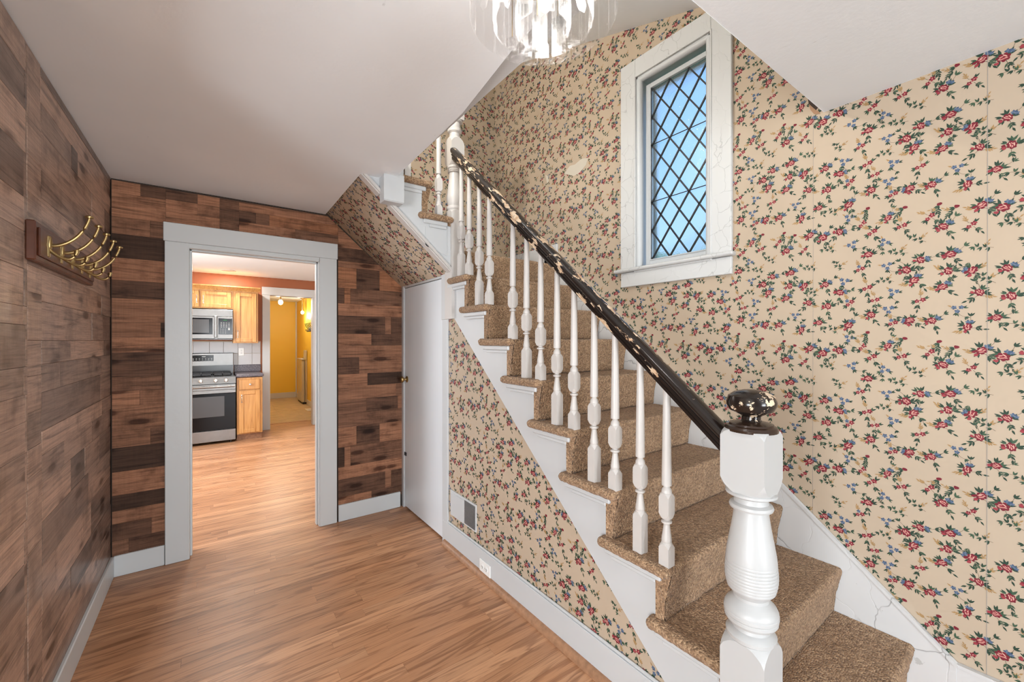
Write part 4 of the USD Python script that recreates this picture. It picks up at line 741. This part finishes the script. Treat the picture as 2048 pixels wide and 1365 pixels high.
dr = obj('drawer', box(.302, .553, 6.862, 6.88, .716, .858, .006), 'cabinet_oak', kb); obj('knob', lathe([(.006, 0), (.006, .012), (.015, .018), (.016, .024), (0, .028)], 16, (.432, 6.862, .787), '-y'), 'chrome', dr)
dd = panel_door(.302, .553, .105, .700, 6.88, 'door', kb); obj('handle', pull((.333, 6.858, .59)), 'chrome', dd)
ct = thing('countertop', 'dark speckled laminate countertop over the oak base cabinet', 'countertop')
obj('slab', box(.266, .600, 6.852, 7.488, .890, .932, .010), 'countertop_laminate', ct); obj('upstand', box(.266, .612, 7.462, 7.475, .932, 1.040, .004), 'countertop_laminate', ct)
ku = thing('upper_cabinet', 'tall honey oak wall cabinet right of the microwave', 'cabinet')
obj('body', [box(.246, .553, 7.16, 7.485, 1.37, 2.16, .002)], 'cabinet_oak', ku)
ud = panel_door(.275, .530, 1.385, 2.105, 7.16, 'door', ku); obj('handle', pull((.300, 7.138, 1.50)), 'chrome', ud)
kv_ = thing('upper_cabinet', 'short honey oak wall cabinet above the microwave', 'cabinet')
obj('body', [box(-.515, .245, 7.16, 7.485, 1.86, 2.16, .002)], 'cabinet_oak', kv_)
for a, b, hx in ((-.49, -.148, -.172), (-.122, .222, -.098)):
    ud = panel_door(a, b, 1.875, 2.105, 7.16, 'door', kv_, .05); obj('handle', pull((hx, 7.138, 1.985)), 'chrome', ud)
cm = thing('crown_molding', 'honey oak crown moulding along the tops of the wall cabinets', 'moulding')
obj('molding', prism(Polygon([(7.159, 2.125), (7.150, 2.125), (7.145, 2.14), (7.115, 2.17), (7.105, 2.175), (7.105, 2.19), (7.159, 2.19)]), frx(-.52), 1.10), 'cabinet_oak', cm, smooth=False)
mw = thing('microwave', 'stainless over-range microwave with black door glass and keypad', 'microwave')
obj('body', [box(-.515, .240, 7.10, 7.48, 1.43, 1.845, .004)], 'steel', mw)
obj('vent_panel', [box(-.515, .240, 7.080, 7.10, 1.745, 1.845, .004)] + [box(-.51, .235, 7.0785, 7.081, 1.792, 1.795)], 'steel', mw)
d = obj('door', [box(-.515, .028, 7.080, 7.10, 1.435, 1.742, .003)], 'steel', mw); obj('door_glass', box(-.44, .005, 7.0775, 7.081, 1.493, 1.722, .002), 'black_glass', d); obj('viewing_window', box(-.40, -.035, 7.0765, 7.079, 1.515, 1.700), 'oven_window', d)
obj('handle', [box(.022, .056, 7.050, 7.066, 1.45, 1.755, .006), box(.03, .05, 7.06, 7.082, 1.46, 1.48), box(.03, .05, 7.06, 7.082, 1.72, 1.74)], 'steel', d)
obj('control_panel', [box(.06, .240, 7.080, 7.10, 1.435, 1.742, .003)], 'steel', mw); kp = obj('keypad', box(.072, .232, 7.0765, 7.081, 1.493, 1.722, .002), 'black_glass', mw)
keys = [box(.095 + i * .027, .101 + i * .027, 7.0755, 7.077, 1.512 + j * .019, 1.518 + j * .019) for i in range(3) for j in range(4)] + [box(.095 + i * .03, .112 + i * .03, 7.0755, 7.077, 1.595 + j * .02, 1.600 + j * .02) for i in range(4) for j in range(4)] + [box(.185, .203, 7.0755, 7.077, 1.555, 1.585)]
obj('key_marks', keys, 'grey_print', kp); obj('clock_digits', [mv(m_, (0, 0, 0)) for m_ in [box(.125 + i * .012, .132 + i * .012, 7.0755, 7.077, 1.690, 1.702) for i in range(4)]], 'display_green', kp)
obj('underside', box(-.51, .235, 7.11, 7.47, 1.418, 1.43), 'black_enamel', mw)
rg = thing('kitchen_range', 'stainless gas range with black oven door below the microwave', 'range')
obj('body', [box(-.505, .258, 6.865, 7.47, .03, .905, .003)], 'black_enamel', rg)
for x in (-.45, .21): obj('leg', lathe([(.015, 0), (.015, .035)], 12, (x, 6.92, 0)), 'black_enamel', rg)
obj('storage_drawer', box(-.505, .264, 6.848, 6.87, .035, .190, .005), 'steel', rg)
d = obj('oven_door', [box(-.505, .264, 6.840, 6.868, .197, .690, .004)], 'black_glass', rg); obj('door_trim', box(-.505, .264, 6.838, 6.868, .690, .735, .003), 'steel', d); obj('oven_window', box(-.38, .135, 6.8375, 6.841, .375, .650, .002), 'oven_window', d)
obj('door_cap', box(-.505, .264, 6.842, 6.868, .735, .812, .003), 'steel', d)
obj('handle', [tube([(-.49, 6.795, .782), (.25, 6.795, .782)], .014, 14), box(-.48, -.46, 6.795, 6.845, .774, .790), box(.22, .24, 6.795, 6.845, .774, .790)], 'steel', d)
obj('control_panel', prism(Polygon([(6.835, .820), (6.87, .820), (6.89, .908), (6.850, .908)]), frx(-.505), .769), 'steel', rg, smooth=False)
for x in (-.40, -.265, -.126, .036, .153): obj('control_knob', lathe([(.024, 0), (.025, .008), (.021, .012), (.019, .032), (0, .034)], 20, (x, 6.842, .866), '-y'), 'chrome', rg)
obj('cooktop', box(-.505, .258, 6.86, 7.40, .905, .920, .004), 'black_enamel', rg)
for x0, x1 in ((-.47, -.25), (-.24, 0.0), (.01, .22)):
    g = []
    for y0, y1 in ((6.92, 7.13), (7.15, 7.36)):
        g += [box(x0, x1, y0, y0 + .012, .932, .950), box(x0, x1, y1 - .012, y1, .932, .950), box(x0, x0 + .012, y0, y1, .932, .950), box(x1 - .012, x1, y0, y1, .932, .950), box((x0 + x1) / 2 - .006, (x0 + x1) / 2 + .006, y0, y1, .935, .956), box(x0, x1, (y0 + y1) / 2 - .006, (y0 + y1) / 2 + .006, .935, .956)]
        g += [box(a, a + .012, b, b + .012, .92, .935) for a in (x0, x1 - .012) for b in (y0, y1 - .012)]
    obj('burner_grate', g, 'black_iron', rg)
bg = obj('backguard', [box(-.505, .257, 7.40, 7.47, .905, 1.222, .006)], 'steel', rg); obj('backguard_base', box(-.505, .257, 7.394, 7.402, .92, 1.045), 'black_enamel', bg); obj('display', box(-.28, .016, 7.397, 7.402, 1.110, 1.195, .002), 'black_glass', bg)
obj('display_marks', [box(-.26 + i * .035, -.245 + i * .035, 7.3955, 7.398, z, z + .005) for i in range(8) for z in (1.125, 1.145)] + [box(-.12, -.075, 7.3955, 7.398, 1.168, 1.178)], 'grey_print', bg)
obj('backguard_cap', box(-.507, .260, 7.392, 7.472, 1.216, 1.226, .003), 'black_enamel', bg)
for i, (x, y) in enumerate(((.19, 7.05), (.19, 5.2))):
    rl = thing('recessed_light', ['recessed ceiling light in front of the oak cabinets', 'recessed ceiling light in the middle of the kitchen'][i], 'ceiling light', (x, y, 0))
    obj('trim_ring', lathe([(.055, 2.400), (.085, 2.400), (.085, 2.394), (.058, 2.392)], 28), 'white_paint', rl); obj('lens', lathe([(0, 2.397), (.056, 2.397), (.056, 2.394), (0, 2.394)], 24), 'recessed_glow', rl)
    light('DiskLight', f'/World/recessed_lamp_{i}', (x, y, 2.388), 7, (1, .93, .84), Radius=.055)
# ------------------------------------------------------------------ yellow back room
for i, (x, y, z, lb) in enumerate(((1.10, 9.3, 2.17, 'bare glowing bulb in the ceiling lamp of the yellow room'), (1.62, 10.1, 2.03, 'glowing bulb hanging near the far corner of the yellow room'))):
    lp = thing('ceiling_lamp', lb, 'lamp', (x, y, 0))
    obj('canopy', lathe([(.06, 2.36), (.055, 2.345), (.02, 2.33)], 24), 'brass', lp); obj('stem', lathe([(.012, 2.335), (.012, z + .04)], 12), 'brass', lp); obj('bulb', ball((0, 0, z), .045 if i == 0 else .035, (1, 1, 1.2)), 'laundry_glow', lp)
    light('SphereLight', f'/World/laundry_lamp_{i}', (x - .05, y - .02, z - .075), (13, 4)[i], (1, .90, .72), Radius=.02)
wm = thing('washing_machine', 'cream washing machine against the right wall of the yellow room', 'washing machine')
obj('body', box(1.655, 1.70, 10.0, 10.35, .04, 1.02, .004), 'washer_enamel', wm); obj('body', box(1.60, 1.655, 10.05, 10.62, .04, .98, .006), 'washer_enamel', wm); obj('console', box(1.635, 1.69, 9.98, 10.08, .98, 1.19, .006), 'washer_enamel', wm); obj('lid', box(1.585, 1.66, 10.02, 10.60, .98, 1.0, .004), 'warm_white', wm); obj('plinth', box(1.61, 1.69, 10.01, 10.6, 0, .04), 'slot_black', wm); obj('hose', tube(curve([(1.648, 9.995, .95), (1.645, 9.99, .6), (1.65, 9.992, .3), (1.648, 9.995, .05)], 12), .009), 'grey_metal', wm)
hr = thing('hook_rack', 'white rail with black coat hooks on the yellow wall', 'coat rack')
obj('rail', box(1.682, 1.70, 8.98, 9.75, 1.60, 1.69, .003), 'warm_white', hr)
for i in range(5):
    y = 9.04 + i * .15; x = 1.682; obj('hook', [tube(curve([(x, y, 1.65), (x - .03, y, 1.66), (x - .07, y, 1.72), (x - .085, y, 1.77)], 10), .007, 6), tube(curve([(x, y, 1.64), (x - .03, y, 1.60), (x - .06, y, 1.61), (x - .07, y, 1.645)], 10), .007, 6)], 'black_iron', hr)
fv = thing('floor_register', 'small metal floor register by the yellow room door casing', 'vent')
obj('frame', box(1.53, 1.68, 9.0, 9.28, -.002, .006, .002), 'floor_vent_metal', fv); obj('slats', [box(1.545, 1.665, 9.02 + i * .02, 9.028 + i * .02, .005, .010) for i in range(12)], 'floor_vent_metal', fv)

# ------------------------------------------------------------------ outdoors beyond the stair window
struct('ground', box(2.45, 60, -30, 40, -.6, -.5), 'lawn', label='lawn outside the stair window')
def tree(x, y, h, r, label, seed):
    t = thing('tree', label, 'tree', (x, y, -.5), group='trees outside the stair window'); rr = random.Random(seed)
    obj('trunk', tube([(0, 0, 0), (.1, 0, h * .5), (.05, .1, h * .8)], [.18, .13, .06], 8), 'bark', t)
    obj('crown', [ball((rr.uniform(-r, r) * .6, rr.uniform(-r, r) * .7, h * .62 + rr.uniform(-.25, .3) * h), r * rr.uniform(.35, .55), (1, 1, .9), 2) for _ in range(14)], 'leaf', t)
for i, (x, y, h, r) in enumerate(((17, 6.6, 5.9, 2.3), (18, 13.0, 6.2, 2.3), (29, 18.0, 8.4, 3.4))): tree(x, y, h, r, ['nearer leafy tree low behind the leaded glass', 'leafy tree behind the far side of the leaded window', 'tallest leafy tree farthest beyond the stair window'][i], i)
ev = thing('roof_eave', 'weathered roof overhang outside above the stair window', 'eave')
obj('soffit_board', box(2.42, 2.62, .6, 2.4, 3.22, 3.25), 'eave_board', ev); obj('outer_casing', [box(2.41, 2.43, 1.655, 1.76, 1.8, 3.2), box(2.41, 2.43, 1.1, 1.76, 3.095, 3.2), box(2.41, 2.43, 1.05, 1.17, 1.8, 3.2)], 'eave_board', ev)
